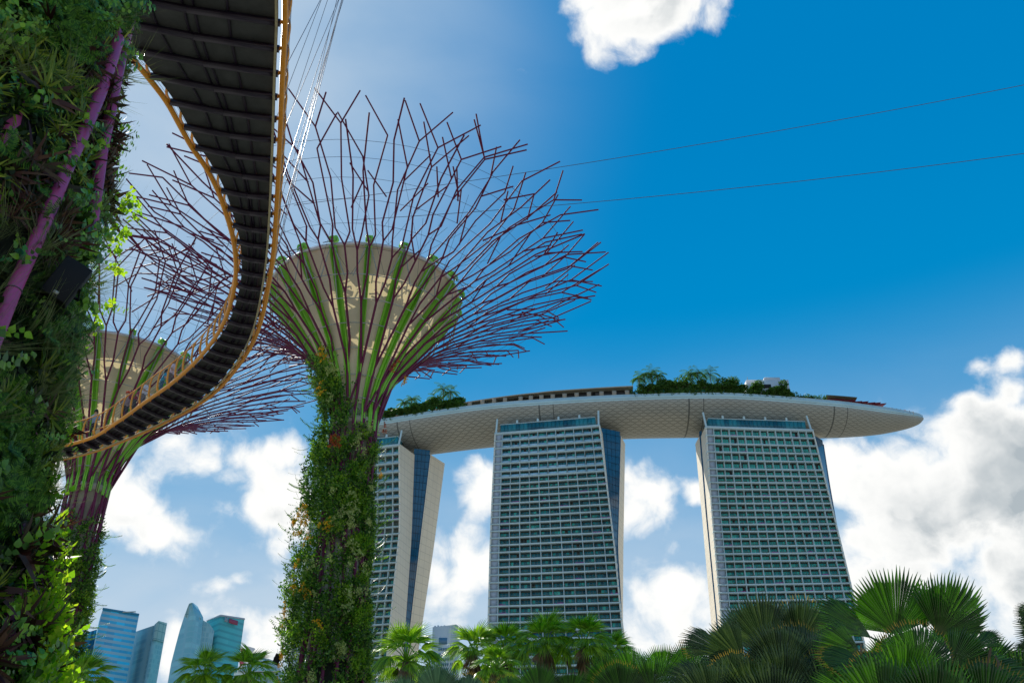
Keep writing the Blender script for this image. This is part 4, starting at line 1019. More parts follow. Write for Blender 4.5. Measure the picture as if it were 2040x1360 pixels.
def deck_px(px, v):        # X on the deck that lies at photo column px
    best = min(range(len(HX)), key=lambda i: abs(1020 + FPX * (HX[i][0] + Nh[i][0] * HW[i] * v) / ((HX[i][1] + Nh[i][1] * HW[i] * v) * CP + (ZD[i] - EYE) * SP) - px)); return HX[best][0]
# long roof of the restaurant storey
X0, X1 = deck_px(926, .5), deck_px(1258, .5)
pv = empty('roof_pavilion', tuple(deck_at((X0 + X1) / 2, .45)), 'long low pavilion with a thin curved tan roof and dark glazing on the sky deck', 'pavilion')
xs = np.linspace(X0, X1, 30); F_ = np.array([deck_at(x, .93) for x in xs]); B_ = np.array([deck_at(x, -.1) for x in xs]); hh = np.interp(xs, [X0, (X0 + X1) * .5, X1], [3.2, 5.0, 5.4])
b = MB(); b.grid(np.stack([F_ + np.c_[np.zeros((30, 2)), hh], B_ + np.c_[np.zeros((30, 2)), hh + .3]], 1)); b.grid(np.stack([F_ + np.c_[np.zeros((30, 2)), hh + .45], F_ + np.c_[np.zeros((30, 2)), hh]], 1)); b.grid(np.stack([B_ + np.c_[np.zeros((30, 2)), hh + .3], F_ + np.c_[np.zeros((30, 2)), hh + .45]], 1))
b.build('roof', mat('tan_roof_edge', (.40, .34, .24), .7, var=.1, vscale=.3), pv)
b = MB(); I_ = F_ * .82 + B_ * .18; b.grid(np.stack([I_, I_ + np.c_[np.zeros((30, 2)), hh]], 1)); b.build('glazing', mat('dark_glazing', (.03, .025, .02), .3), pv)
for k in range(14):
    x = X0 + (X1 - X0) * (k + .7) / 14.3; p_ = deck_at(x, .92); b = MB(); b.abox(p_ + np.array([0, 0, 1.8]), (.9, .4, 1.8)); b.build('pier', mat('tan_pier', (.42, .32, .22), .7) if k == 0 else bpy.data.materials['tan_pier'], pv)
# white plant room and service parapet
pr = deck_at(deck_px(1530, .4), .4) + np.array([0, 0, 2.8]); pr_e = empty('plant_room', tuple(pr), 'small white rooftop plant room among the deck trees', 'plant room')
b = MB(); b.abox(pr + np.array([0, 0, 4.2]), (9.2, 4, 4.2)); b.abox(pr + np.array([2.5, 0, 9.3]), (3.4, 3, .9)); b.abox(pr + np.array([-7, 1, 9.3]), (1.2, 1, 1)); b.build('wall', M['white'], pr_e)
b = MB(); b.abox(pr + np.array([-1, -4.1, 5.2]), (2.2, .1, .9)); b.abox(pr + np.array([6, -4.1, 3.6]), (1.2, .1, 1.2)); b.build('louvre', M['dark_opening'], pr_e)
MB().tube([pr + np.array([-7.5, 0, 9]), pr + np.array([-7.5, 0, 12])], .12, 5).build('aerial', M['steel'], pr_e)
w_ = deck_at(deck_px(1480, .4), .4); b = MB(); b.abox(w_ + np.array([0, 0, 2.2]), (9, .3, 2.2)); b.abox(w_ + np.array([0, .1, 4.5]), (9.3, .6, .12)); tag(b.build('screen_wall', mat('dark_screen', (.05, .045, .04), .6)), 'low dark screen wall between the deck trees', 'wall')
# observation canopy with red awning near the tip
a_, c_ = deck_px(1640, .2), deck_px(1755, .2)
cn = empty('terrace_canopy', tuple(deck_at((a_ + c_) / 2, 0)), 'dark red awnings and slatted canopy along the tip of the sky deck', 'canopy')
b = MB()
for k in range(9):
    x = a_ + (c_ - a_) * (k + .5) / 9; p_ = deck_at(x, .55); b.box(p_ + np.array([0, 0, 3.6 + .2 * (k % 2)]), ((3.0, 0, .25), (0, 2.6, .5), (0, 0, .12)), 0)
    b.tube([p_, p_ + np.array([0, 0, 3.])], .12, 5, 1)
b.build('awning', [mat('dark_red_canvas', (.20, .015, .03), .8), M['steel']], cn)
xs = np.linspace(deck_px(1640, .1), deck_px(1700, .1), 8); P_ = np.array([deck_at(x, .5) for x in xs]); b = MB(); b.grid(np.stack([P_ + up * 4.4, P_ + up * 4.9 + np.array([0, -4, 0])], 1)); b.build('slatted_roof', mat('olive_canopy', (.20, .21, .14), .7), cn)
for k, px in enumerate((800, 872, 1312, 1400)):
    p_ = deck_at(deck_px(px, .85), .86); e_ = empty('lift_kiosk', tuple(p_), ['tan kiosk with teal glass among the left deck trees', 'tan kiosk with teal glass where the left deck trees end', 'tan kiosk with teal glass under the tall deck palms', 'tan kiosk with teal glass in the middle of the deck hedge'][k], 'kiosk', 'kiosks on the sky deck')
    b = MB(); b.abox(p_ + np.array([0, 0, .5]), (2.6, .9, 1.7)); b.build('wall', bpy.data.materials['tan_pier'], e_)
    b = MB(); b.abox(p_ + np.array([0, 0, 3.2]), (2.2, .8, 1.0)); b.build('glazing', M['teal_light'], e_); MB().abox(p_ + np.array([0, 0, 4.3]), (2.4, 1, .08)).build('roof', M['slabwhite'], e_)

# ---- trees on the deck
def crown_cloud(rd, rs, ctr, rx, rz, n, sz):
    """leaf faces in several uneven lumps"""
    lumps = [(np.array([rd.uniform(-.55, .55) * rx, rd.uniform(-.5, .5) * rx, rd.uniform(-.35, .5) * rz]), rd.uniform(.35, .6)) for _ in range(7)]
    L = []
    for c_, k_ in lumps:
        m = n // 7; v = rs.normal(0, 1, (m, 3)); v /= np.linalg.norm(v, axis=1)[:, None]; v *= rs.uniform(.55, 1.05, m)[:, None]; L.append(c_ + v * np.array([rx, rx, rz]) * k_)
    L = np.concatenate(L) + ctr; n = len(L); a = rs.uniform(0, 6.28, n); t = rs.uniform(-1, 1, n)
    X = np.stack([np.cos(a), np.sin(a), t * .6], -1); X /= np.linalg.norm(X, axis=1)[:, None]; Y = np.cross(X, rs.normal(0, 1, (n, 3))); Y /= np.linalg.norm(Y, axis=1)[:, None]
    s = sz * rs.uniform(.6, 1.3, n)[:, None]
    V = np.stack([L - X * s, L + Y * s * .45, L + X * s, L - Y * s * .45], 1).reshape(-1, 3); F = np.arange(n * 4).reshape(-1, 4); return V, F
def round_tree(loc, h, rx, label, grp, seed, n=700, sz=.35, mt='tree_leaf', name='tree', cat_='tree'):
    rd = random.Random(seed); rs = np.random.default_rng(seed); loc = np.asarray(loc, float); e = empty(name, tuple(loc), label, cat_, grp)
    b = MB(); b.tube([loc, loc + np.array([.1, 0, h * .35]), loc + np.array([0, 0, h * .75])], [.05 * h * .6, .04 * h * .6, .02 * h * .6], 7)
    for k in range(4):
        a = k * 1.6 + rd.random(); b.tube([loc + up * h * .35, loc + np.array([math.cos(a) * rx * .5, math.sin(a) * rx * .5, h * .65])], [.018 * h, .008 * h], 5)
    b.build('trunk', M['trunk'], e)
    V, F = crown_cloud(rd, rs, loc + up * h * .66, rx, h * .36, n, sz); MB().add(V, F).build('crown', M[mt], e); return e
def feather_palm(loc, h, Lf, label, grp, seed):
    rd = random.Random(seed); loc = np.asarray(loc, float); e = empty('palm_tree', tuple(loc), label, 'palm', grp); top = loc + np.array([rd.uniform(-.3, .3), 0, h])
    MB().tube([loc, (loc + top) / 2 + np.array([.15, 0, 0]), top], [.28, .2, .16], 7).build('trunk', M['trunk'], e)
    parts = []
    for k in range(20):
        a = k * 2.4; el = rd.uniform(-.1, 1.2); d = np.array([math.cos(a) * math.cos(el), math.sin(a) * math.cos(el), math.sin(el)]); p = top.copy(); m = 11
        for i in range(m):
            d = unit(d + np.array([0, 0, -.17])); p = p + d * Lf / m; ax = unit(np.cross(d, (0, 0, 1))); ll = Lf * .26 * math.sin(math.pi * (.15 + .8 * i / m))
            for s in (-1, 1): parts.append(leaf_blade(p, ax * s + d * .5 - up * .35, (0, 0, 1), ll, .26, .2, prof=[1, .8, .1]))
    V, F = cat(parts); MB().add(V, F).build('crown', M['tree_leaf'], e); return e
GR = 'trees on the sky deck'
for i, (px, kd, h, rx, v) in enumerate(((770, 't', 6.5, 4.6, .5), (793, 't', 6, 3.8, .6), (800, 'p', 8, 3.4, .3), (816, 'p', 9.5, 3.6, .2), (830, 't', 7.5, 4.6, .4), (848, 't', 6., 3., .6), (857, 't', 9.0, 4.0, .3), (868, 'p', 8, 3.2, .2), (884, 'p', 12.5, 4., .2), (893, 't', 7, 3.6, .5), (903, 'p', 10, 3., .3), (914, 't', 7.4, 3.6, .4),
    (1278, 'p', 9.5, 3.6, .5), (1284, 'p', 11.5, 4., .2), (1300, 'p', 12.5, 4.2, .3), (1315, 'p', 10.5, 3.8, .4), (1332, 't', 10, 4.6, .2), (1346, 't', 8, 4.6, .3), (1368, 't', 9.5, 5., .3), (1384, 'p', 11.5, 3.8, .2), (1399, 'p', 12.3, 3.8, .3), (1415, 'p', 11.8, 3.8, .2), (1424, 't', 6.2, 4., .3), (1448, 't', 11.0, 6., .1), (1462, 't', 8.2, 4.2, .3), (1476, 't', 7, 3.2, .2), (1515, 't', 8.8, 4.4, .5), (1560, 't', 9.2, 3.4, .4), (1570, 't', 5.2, 2.4, .6), (1290, 't', 6.5, 4.2, .6), (1308, 't', 6, 4.2, .6), (1322, 't', 7, 4.4, .4), (1358, 't', 8, 4.4, .4), (1390, 't', 7.5, 4.4, .5), (1406, 't', 6.5, 4.2, .5), (1436, 't', 6.5, 4.4, .5), (1470, 't', 6, 3.8, .6), (1546, 't', 5.5, 3., .7), (782, 't', 6, 4, .4), (808, 't', 6, 3.8, .5), (822, 't', 6.4, 3.6, .6), (878, 't', 6.2, 3.8, .6), (903.5, 't', 5.5, 3.2, .6))):
    v = .6 + v * .5; h = h * (.74 if kd == 't' else .84) + 1.0 + (1 - v) * 7.; rx *= 1.15
    loc = deck_at(deck_px(px, v), v); kn = 'bushy tree' if kd == 't' else 'slim feather palm'
    side = 'left' if px < 1000 else 'middle right'; near = {770: 'far left end of the sky deck', 816: 'tall at the left end of the sky deck', 884: 'tallest palm in the left clump on the deck', 1448: 'broad spreading tree left of the white plant room', 1515: 'in front of the white plant room', 1560: 'at the right end of the white plant room', 1300: 'tallest of the deck palms by the pavilion end'}.get(px)
    lab = ('%s, %s' % (kn, near)) if near else ('%s in the %s clump of planting on the sky deck' % (kn, side))
    g = None if near else ('%ss, %s deck clump' % (kn, side))
    if kd == 't': round_tree(loc, h, rx, lab, g or GR, 100 + i, 1500, .5, name='tree')
    else: feather_palm(loc, h, Lf=h * .33 + 1.2, label=lab, grp=g or GR, seed=200 + i)
def hedge(pxa, pxb, v, h, label, seed):
    rs = np.random.default_rng(seed); rd = random.Random(seed); b = MB(); xa, xb = deck_px(pxa, v), deck_px(pxb, v)
    for x in np.arange(xa, xb, 1.6):
        V, F = crown_cloud(rd, rs, deck_at(x, v) + np.array([0, 0, h * .55]), 1.8, h * .85 * rd.uniform(.7, 1.2), 260, .36); b.add(V, F)
    o = b.build('hedge', M['tree_leaf']); tag(o, label, 'hedge', None, 'stuff')
hedge(750, 925, .93, 3.6, 'low green hedge under the trees at the left end of the sky deck', 1)
hedge(1262, 1568, .93, 3.4, 'long low green hedge along the middle of the sky deck', 2)
hedge(1572, 1640, .85, 3.4, 'low hedge right of the white plant room', 3)
# visitors at the tip, a few pixels each
for k in range(34):
    px = 1590 + 235 * (k + random.random()) / 34; v = .93; p_ = deck_at(deck_px(px, v), v); c_ = random.choice(((.6, .1, .1), (.7, .7, .7), (.1, .1, .15), (.5, .35, .25), (.1, .3, .5)))
    b = MB(); b.lathe([(.001, 0), (.16, .02), (.14, .8), (.24, 1.35), (.10, 1.48), (.12, 1.62), (.001, 1.78)], 7, p_[:2]); 
    for V_ in b.V: V_[:, 2] += p_[2]
    o = b.build('person', mat('visitor_cloth_%d' % (k % 5), c_, .8)); tag(o, 'tiny visitor standing at the railing of the sky deck tip', 'person', 'visitors along the tip of the sky deck')

# ------------------------------------------------------------------ downtown
def facade_mat(name, c0, c1, line, fh, bw, lw=.25, vw=.12, haze=(.20, .42, .52), hz=0., rand=.6, metal=.0):
    """curtain wall: random panes in floor bands, in object space"""
    m = bpy.data.materials.new(name); m.use_nodes = True; N = m.node_tree.nodes; L = m.node_tree.links; b = N['Principled BSDF']; b.inputs['Roughness'].default_value = .5; b.inputs['Metallic'].default_value = metal; b.inputs['Specular IOR Level'].default_value = .25
    tc = N.new('ShaderNodeTexCoord'); sp = N.new('ShaderNodeSeparateXYZ'); L.new(tc.outputs['Object'], sp.inputs[0])
    def M_(op, a, b_=None):
        n = N.new('ShaderNodeMath'); n.operation = op
        for i, v in enumerate((a, b_)):
            if v is None: continue
            if isinstance(v, (int, float)): n.inputs[i].default_value = v
            else: L.new(v, n.inputs[i])
        return n.outputs[0]
    h = M_('ADD', sp.outputs[0], M_('MULTIPLY', sp.outputs[1], .8)); zf = M_('DIVIDE', sp.outputs[2], fh); hf = M_('DIVIDE', h, bw)
    cx = N.new('ShaderNodeCombineXYZ'); L.new(M_('FLOOR', hf), cx.inputs[0]); L.new(M_('FLOOR', zf), cx.inputs[1])
    wn = N.new('ShaderNodeTexWhiteNoise'); L.new(cx.outputs[0], wn.inputs['Vector'])
    mx = N.new('ShaderNodeMix'); mx.data_type = 'RGBA'; L.new(M_('MULTIPLY', M_('POWER', wn.outputs[0], 1.6), rand), mx.inputs[0]); mx.inputs[6].default_value = (*c0, 1); mx.inputs[7].default_value = (*c1, 1)
    ls = M_('MAXIMUM', M_('LESS_THAN', M_('FRACT', zf), lw), M_('LESS_THAN', M_('FRACT', hf), vw)); m2 = N.new('ShaderNodeMix'); m2.data_type = 'RGBA'
    L.new(ls, m2.inputs[0]); L.new(mx.outputs[2], m2.inputs[6]); m2.inputs[7].default_value = (*line, 1); L.new(m2.outputs[2], b.inputs['Base Color']); return m
FB = facade_mat('blue_banded_facade', (.06, .34, .58), (.04, .60, .95), (.30, .47, .58), 4.6, 9, .5, .0, rand=.9)
FG = facade_mat('grey_teal_facade', (.18, .40, .47), (.32, .58, .63), (.26, .47, .52), 4.2, 3.2, .25, .3)
FT = facade_mat('green_teal_facade', (.08, .46, .50), (.12, .56, .60), (.07, .36, .41), 5.2, 16, .35, .0)
FS = facade_mat('sail_facade', (.17, .45, .54), (.34, .68, .74), (.22, .48, .57), 4.4, 5, .25, .15)
FL_ = facade_mat('light_teal_crown', (.30, .45, .44), (.45, .60, .58), (.14, .28, .30), 7, 6, .1, .1)
FD = facade_mat('deep_blue_facade', (.01, .13, .28), (.05, .50, .80), (.02, .18, .33), 7.5, 5, .12, .4, rand=1.)
def prism(name, parent, poly, z0, ztops, m):
    """poly: (x,y) corners, ztops: top height at each corner"""
    n = len(poly); V = [(x, y, z0) for x, y in poly] + [(x, y, z) for (x, y), z in zip(poly, ztops)]; b = MB()
    b.add(V, [[i, (i + 1) % n, (i + 1) % n + n, i + n] for i in range(n)])
    for i in range(1, n - 1): b.add([V[n], V[n + i], V[n + i + 1]], [[0, 1, 2]])
    return b.build(name, m, parent)
def cor(px, py, Y): q = at_y(px, py, Y); return (float(q[0]), float(q[1])), float(q[2])
def cbd(label, corners, m, group='glass office towers of the far city', extra=None):
    """corners: (px,py,Y) of the visible roof corners left to right; the back is closed behind them"""
    pts = [cor(*c_) for c_ in corners]; back = [((p_[0] * (p_[1] + 40) / p_[1] * 1.004, p_[1] + 40), z) for p_, z in reversed(pts[:1] + pts[-1:])]
    allp = pts + back; e = empty('office_tower', (pts[0][0][0], pts[0][0][1], 0), label, 'office tower', group)
    prism('curtain_wall', e, [p_ for p_, _ in allp], 0, [z for _, z in allp], m)
    return e, pts
e, pts = cbd('deep blue glass office tower with a sloped roof at the far left of the city', [(120, 1275, 905), (196, 1252, 900)], FD)
e, pts = cbd('bright blue office tower with horizontal bands and a flat top', [(205, 1213, 860), (277, 1225, 880)], FB)
b = MB(); q = at_y(243, 1219, 870); b.beam(q + np.array([-4, 0, 0]), q + np.array([12, 0, .6]), 1, .8); b.tube([q, q + up * 1.5], .5, 5); b.build('roof_crane', M['steel'], e)
b = MB()
for (xa, ya, Ya), (xb, yb, Yb) in (((205, 1213, 860), (277, 1225, 880)),): b.beam(at_y(xa, ya, Ya) + np.array([0, -.5, .5]), at_y(xb, yb, Yb) + np.array([0, -.5, .5]), 1.5, 1.6)
b.build('parapet', mat('blue_parapet', (.02, .20, .33), .4), e)
e, pts = cbd('grey teal office tower with a sloped roofline and a taller corner block with a pale crown', [(268, 1258, 930), (309, 1244, 900)], FG)
c1 = [cor(308, 1243, 898), cor(316, 1236, 896), cor(333, 1241, 905)]; prism('corner_block', e, [p_ for p_, _ in c1] + [(c1[2][0][0] * 940 / 905, 940), (c1[0][0][0] * 940 / 898, 940)], 0, [z for _, z in c1] + [c1[2][1], c1[0][1]], FG)
c1 = [cor(309, 1243, 896), cor(316, 1236.5, 894), cor(332.5, 1241, 903)]; prism('pale_crown', e, [p_ for p_, _ in c1] + [(c1[2][0][0] * 930 / 903, 930), (c1[0][0][0] * 930 / 896, 930)], c1[0][1] - 14, [z + .4 for _, z in c1] + [c1[2][1] + .4, c1[0][1] + .4], FL_)  # lighter facade colours on the top of the corner block
# sail shaped tower
e = empty('office_tower', (float(at_y(370, 1300, 820)[0]), 820, 0), 'sail shaped office tower rising to a sharp point', 'office tower', 'glass office towers of the far city')
b = MB(); rows = []
Lf_ = [(378, 1201), (374, 1208), (366, 1230), (358, 1255), (350, 1285), (341, 1320), (334, 1360), (325, 1420)]
Md_ = [(378, 1201), (381, 1211), (384, 1232), (381, 1258), (377, 1288), (372, 1322), (367, 1362), (360, 1420)]
Rt_ = [(378, 1201), (392, 1217), (404, 1234), (401, 1262), (398, 1290), (394, 1325), (389, 1365), (383, 1420)]
P_ = np.array([[at_y(*a, 824), at_y(*m_, 812), at_y(*r_, 822)] for a, m_, r_ in zip(Lf_, Md_, Rt_)])
for k in range(len(P_)): P_[k, 1, 2] = P_[k, 2, 2] = P_[k, 0, 2] if k else P_[k, 1, 2]
G = np.zeros((len(P_), 9, 3))
for i in range(len(P_)):
    G[i] = catmull(P_[i], 4)
b.grid(G); b.grid(np.stack([G[:, -1], G[:, -1] * np.array([1.03, 1, 1]) + np.array([0, 30, 0]), G[:, 0] * np.array([1.03, 1, 1]) + np.array([0, 30, 0]), G[:, 0]], 1)); b.build('curtain_wall', FS, e, smooth=False)
P2 = [cor(392, 1217, 823), cor(404, 1234, 824), cor(418, 1242, 826), cor(427, 1256, 832)]
prism('lower_wing', e, [p_ for p_, _ in P2] + [(P2[3][0][0] * 860 / 832, 860), (P2[0][0][0] * 860 / 823, 860)], 0, [P2[0][1] - 9, P2[1][1], P2[2][1], P2[3][1], P2[3][1], P2[0][1] - 9], FG)
P3 = np.array([at_y(*q_, 819) for q_ in ((378, 1202), (368, 1228), (381, 1236), (402, 1234), (391, 1216))]); b = MB(); b.add(P3 + np.array([0, -1.5, 0]), [[0, 1, 2, 2], [0, 2, 3, 4]][1:2]); b.add((P3 + np.array([0, -1.5, 0]))[[0, 1, 2]], [[0, 1, 2]]); b.build('glass_crown', FL_, e)
e, pts = cbd('green teal office tower with two flat faces and a small red sign', [(412, 1237, 860), (440, 1227, 840), (487, 1234, 862)], FT)
q = at_y(464, 1238, 849); f_ = (at_y(487, 1234, 862) - at_y(440, 1227, 840)); f_[2] = 0; f_ = unit(f_); n_ = np.array([f_[1], -f_[0], 0])
b = MB(); b.box(q + n_ * .6, (f_ * 5.0, n_ * .15, up * 1.9), 0); b.build('sign_board', mat('red_sign', (.30, .05, .10), .6), e)
b = MB(); b.box(q + n_ * .6 - f_ * 8.0, (f_ * 1.6, n_ * .15, up * 1.9), 0); b.build('sign_emblem', mat('sign_grey', (.25, .30, .34), .6), e)
b = MB()
for a, c_ in (((440, 1227, 840), (487, 1234, 862)), ((412, 1237, 860), (440, 1227, 840))): b.beam(at_y(*a) + up * .8, at_y(*c_) + up * .8, 1, 1.4)
b.build('parapet', M['grey_bay'], e)
# white office block between the hotel towers
WB = facade_mat('white_office_facade', (.13, .25, .36), (.18, .32, .42), (.52, .60, .66), 6.5, 4.6, .5, .38)
e, pts = cbd('white office block with rows of small windows between the left and middle hotel towers', [(862, 1248, 742), (910, 1243, 740)], mat('white_office_wall', (.50, .59, .66), .7, var=.05, vscale=.05), group=None) if False else (None, None)
c1 = [cor(862, 1248, 700), cor(910, 1243, 696)]; e = empty('office_block', (c1[0][0][0], 700, 0), 'pale office block with small square windows between the left and middle hotel towers', 'office block')
prism('wall', e, [c1[0][0], c1[1][0], (c1[1][0][0], 740), (c1[0][0][0], 740)], 0, [c1[0][1], c1[1][1], c1[1][1], c1[0][1]], mat('pale_office_wall', (.42, .52, .60), .7, var=.05, vscale=.05))
wm = mat('office_window', (.07, .17, .27), .3)
for r_ in range(13):
    zc = c1[0][1] - 12.5 - r_ * 3.4
    for k in range(7 if r_ else 1):
        x = c1[0][0][0] + 5.2 + k * 1.62; wd = .62
        if r_ == 0: x = c1[0][0][0] + 9.0; wd = 4.2
        MB().abox((x, 699.6 - (x - c1[0][0][0]) * .2, zc + (2.2 if r_ == 0 else 0)), (wd, .3, 2.2 if r_ == 0 else .8)).build('window', wm, e)
b = MB()
for k in range(8): b.abox((c1[0][0][0] + 1.5 + k * 2.2, 702, c1[0][1] + .6), (.6, .6, .7 + .3 * (k % 2)))
b.build('roof_plant', M['grey_bay'], e)
q = at_y(896, 1300, 300); tag(MB().tube([(q[0], 300, 0), (q[0], 300, q[2] + 8)], [.5, .2], 6).build('mast', M['white']), 'thin pale mast standing in front of the pale office block', 'mast')
# lotus like structure and glass dome
e = empty('petal_sculpture', tuple(at_y(487, 1345, 600)), 'red and white petals rising above a glass pavilion roof behind the left palms', 'sculpture')
def petal(pts_, Y, m, th=.8):
    P = np.array([at_y(*p_, Y) for p_ in pts_]); n = len(P); V = np.vstack([P, P + np.array([0, th * 3, 0])]); b = MB(); b.add(V, [[i, (i + 1) % n, (i + 1) % n + n, i + n] for i in range(n)])
    for o_ in (0, n):
        for i in range(1, n - 1): b.add([V[o_], V[o_ + i], V[o_ + i + 1]], [[0, 1, 2]])
    return b.build('petal', m, e)
mr_ = mat('red_petal', (.50, .07, .11), .5); mw_ = mat('pale_petal', (.62, .60, .62), .5)
petal([(479, 1290), (484, 1291), (488, 1297), (490, 1306), (483, 1306), (480, 1300)], 600, mr_); petal([(488, 1306), (490, 1297), (496, 1288), (502, 1290), (498, 1300), (494, 1307)], 601.5, mr_)
petal([(493, 1307), (494, 1297), (492.5, 1286), (507, 1290), (500, 1299)], 598, mw_); petal([(477, 1307), (505, 1307), (499, 1316), (486, 1319), (478, 1318)], 599, mw_); petal([(476, 1310), (483, 1313), (486, 1325), (478, 1328)], 597, mr_)
q0 = at_y(518, 1345, 560); e2 = empty('glass_dome', tuple(q0), 'glass barrel dome with white ribs beside the red petals', 'dome')
b = MB(); mu = MB()
for k in range(13):
    a = math.pi * k / 12; P = [q0 + np.array([-11 + 22 * (1 - math.cos(math.pi * t / 10)) / 2, -6 * math.cos(a), 8.5 * math.sin(a) * math.sin(math.pi * t / 10) + 1]) for t in range(11)]; mu.tube(P, .18, 4)
G = np.array([[q0 + np.array([-11 + 22 * (1 - math.cos(math.pi * t / 10)) / 2, -6 * math.cos(math.pi * k / 12), 8.4 * math.sin(math.pi * k / 12) * math.sin(math.pi * t / 10) + 1]) for t in range(11)] for k in range(13)])
for t in range(1, 10): mu.tube(G[:, t], .18, 4)
b.grid(G).build('glass', mat('dome_glass', (.25, .48, .52), .2), e2); mu.build('rib', M['white'], e2)
b = MB(); b.abox(q0 + np.array([0, 3, -40]), (13, 8, 40.8)); b.build('base', mat('dome_base', (.40, .50, .52), .6), e2)

# ------------------------------------------------------------------ palms
def fan_leaf(hub, axis, nrm, Rl, spread=R(200), nseg=46, split=.78, cup=.18, droop=.25, tipm=None, wid=1.0, seed=0, ribs=False):
    """pleated fan leaf; returns list of (V,F,mat)"""
    rd = random.Random(seed); a = unit(axis); n_ = unit(np.asarray(nrm, float) - a * np.dot(nrm, a)); s = np.cross(a, n_); hub = np.asarray(hub, float)
    ts = np.array([.03, .3, split, .90, 1.0]) ; dphi = spread / nseg; Vs = []; Fs = []; Ms = []
    for k in range(nseg):
        ph = -spread / 2 + (k + .5) * dphi; Lk = Rl * (1 - .22 * abs(ph / (spread / 2)) ** 2) * rd.uniform(.95, 1.03); tw = rd.uniform(-.05, .05)
        for i, t in enumerate(ts):
            hw = dphi / 2 * t * Lk if t <= split else dphi / 2 * split * Lk * (1 - ((t - split) / (1 - split)) ** 1.2) * .9
            if i == len(ts) - 1: hw = .0015
            tt_ = tw * max(0., t - split); dr = a * math.cos(ph + tt_) * wid + s * math.sin(ph + tt_); pd = -a * math.sin(ph) + s * math.cos(ph)
            bend = -droop * Rl * t ** 2.6 * (1 + .3 * rd.random() * (i > 2)) + cup * Rl * abs(math.sin(ph)) ** 1.5 * t
            c_ = hub + dr * Lk * t + n_ * bend; pl = .85 * hw
            Vs += [c_ - pd * hw - n_ * pl, c_ + n_ * pl, c_ + pd * hw - n_ * pl]
        b0 = k * 15
        for i in range(4):
            for j in (0, 1): Fs.append([b0 + i * 3 + j, b0 + i * 3 + j + 1, b0 + (i + 1) * 3 + j + 1, b0 + (i + 1) * 3 + j]); Ms.append(1 if (i == 3 and tipm) else 0)
    if ribs:
        Vs = list(Vs)
        for k in range(nseg):
            b0 = k * 15
            for i in range(3):
                A, B_ = Vs[b0 + i * 3 + 1], Vs[b0 + (i + 1) * 3 + 1]; d_ = unit(np.asarray(Vs[b0 + 8]) - Vs[b0 + 6]); wA, wB = .0035 * Rl, .0025 * Rl; lift = n_ * .004
                nb_ = len(Vs); Vs += [A - d_ * wA + lift, A + d_ * wA + lift, B_ + d_ * wB + lift, B_ - d_ * wB + lift]; Fs.append([nb_, nb_ + 1, nb_ + 2, nb_ + 3]); Ms.append(2)
    return np.array(Vs), np.array(Fs), np.array(Ms)
def add_leaf(b, L_, base):
    V, F, Ms = L_
    for m_ in (0, 1, 2):
        if (Ms == m_).any():
            b.add(V, F[Ms == m_], m_)
def dirs(px, py, ang):      # a direction in the picture plane (degrees from right, anticlockwise) as a world direction
    r_ = np.array([1., 0, 0]); u_ = np.array([0, -SP, CP]); return r_ * math.cos(R(ang)) + u_ * math.sin(R(ang))
view = np.array([0, CP, SP])
def near_palm(label, D, base_px, leaves, m, seed, grp='low fan palms along the bottom edge', strips=0):
    bp = at_y(*base_px, D); e = empty('fan_palm', (float(bp[0]), D, 0), label, 'fan palm', grp)
    MB().tube([(bp[0], D, 0), (bp[0] + .05, D + .05, bp[2] * .6), (bp[0], D, bp[2])], [.2, .16, .12], 10).build('trunk', M['bark'], e)
    for i, (px, py, ang, rpx, spread, face, dd) in enumerate(leaves):
        Dl = D + dd; h = at_y(px, py, Dl); sc = (Dl * CP + (h[2] - EYE) * SP) / FPX; Rl = rpx * sc
        ax = dirs(px, py, ang); fx, fz = face          # face: how the blade is turned
        nrm = -view * fx + np.array([0, -SP, CP]) * fz + np.array([1., 0, 0]) * (.2 * math.cos(R(ang)))
        ax = unit(ax - view * .15 * (1 if i % 2 else -.6))
        b = MB(); add_leaf(b, fan_leaf(h, ax, nrm, Rl, R(spread), max(26, int(spread / 3.6)), tipm=(i % 4 == 2), seed=seed + i, droop=.10 + .08 * (i % 3), cup=.12, ribs=True), None)
        lf = b.build('leaf', [m, M['fan_tip'], M['fan_rib']], e)
        MB().tube([(bp[0], D, bp[2]), (np.array([bp[0], D, bp[2]]) + h) / 2 + up * .12, h + ax * .04], [.022, .017, .011], 6).build('stalk', M['fan_green'], lf)
    if strips:
        rd = random.Random(seed); b = MB()
        for k in range(strips):
            p_ = np.array([bp[0] + rd.uniform(-.9, .9) , D + rd.uniform(-.5, 0), bp[2] + rd.uniform(-.1, .35)]); V, F = leaf_blade(p_, (rd.uniform(-.6, .6), rd.uniform(-.6, 0), -1 + rd.uniform(0, .8)), (0, -1, .5), rd.uniform(.25, .5), .03, .2, prof=[.7, 1, .8, .1]); b.add(V, F)
        b.build('dead_leaf_strips', M['dead'], e)
    return e
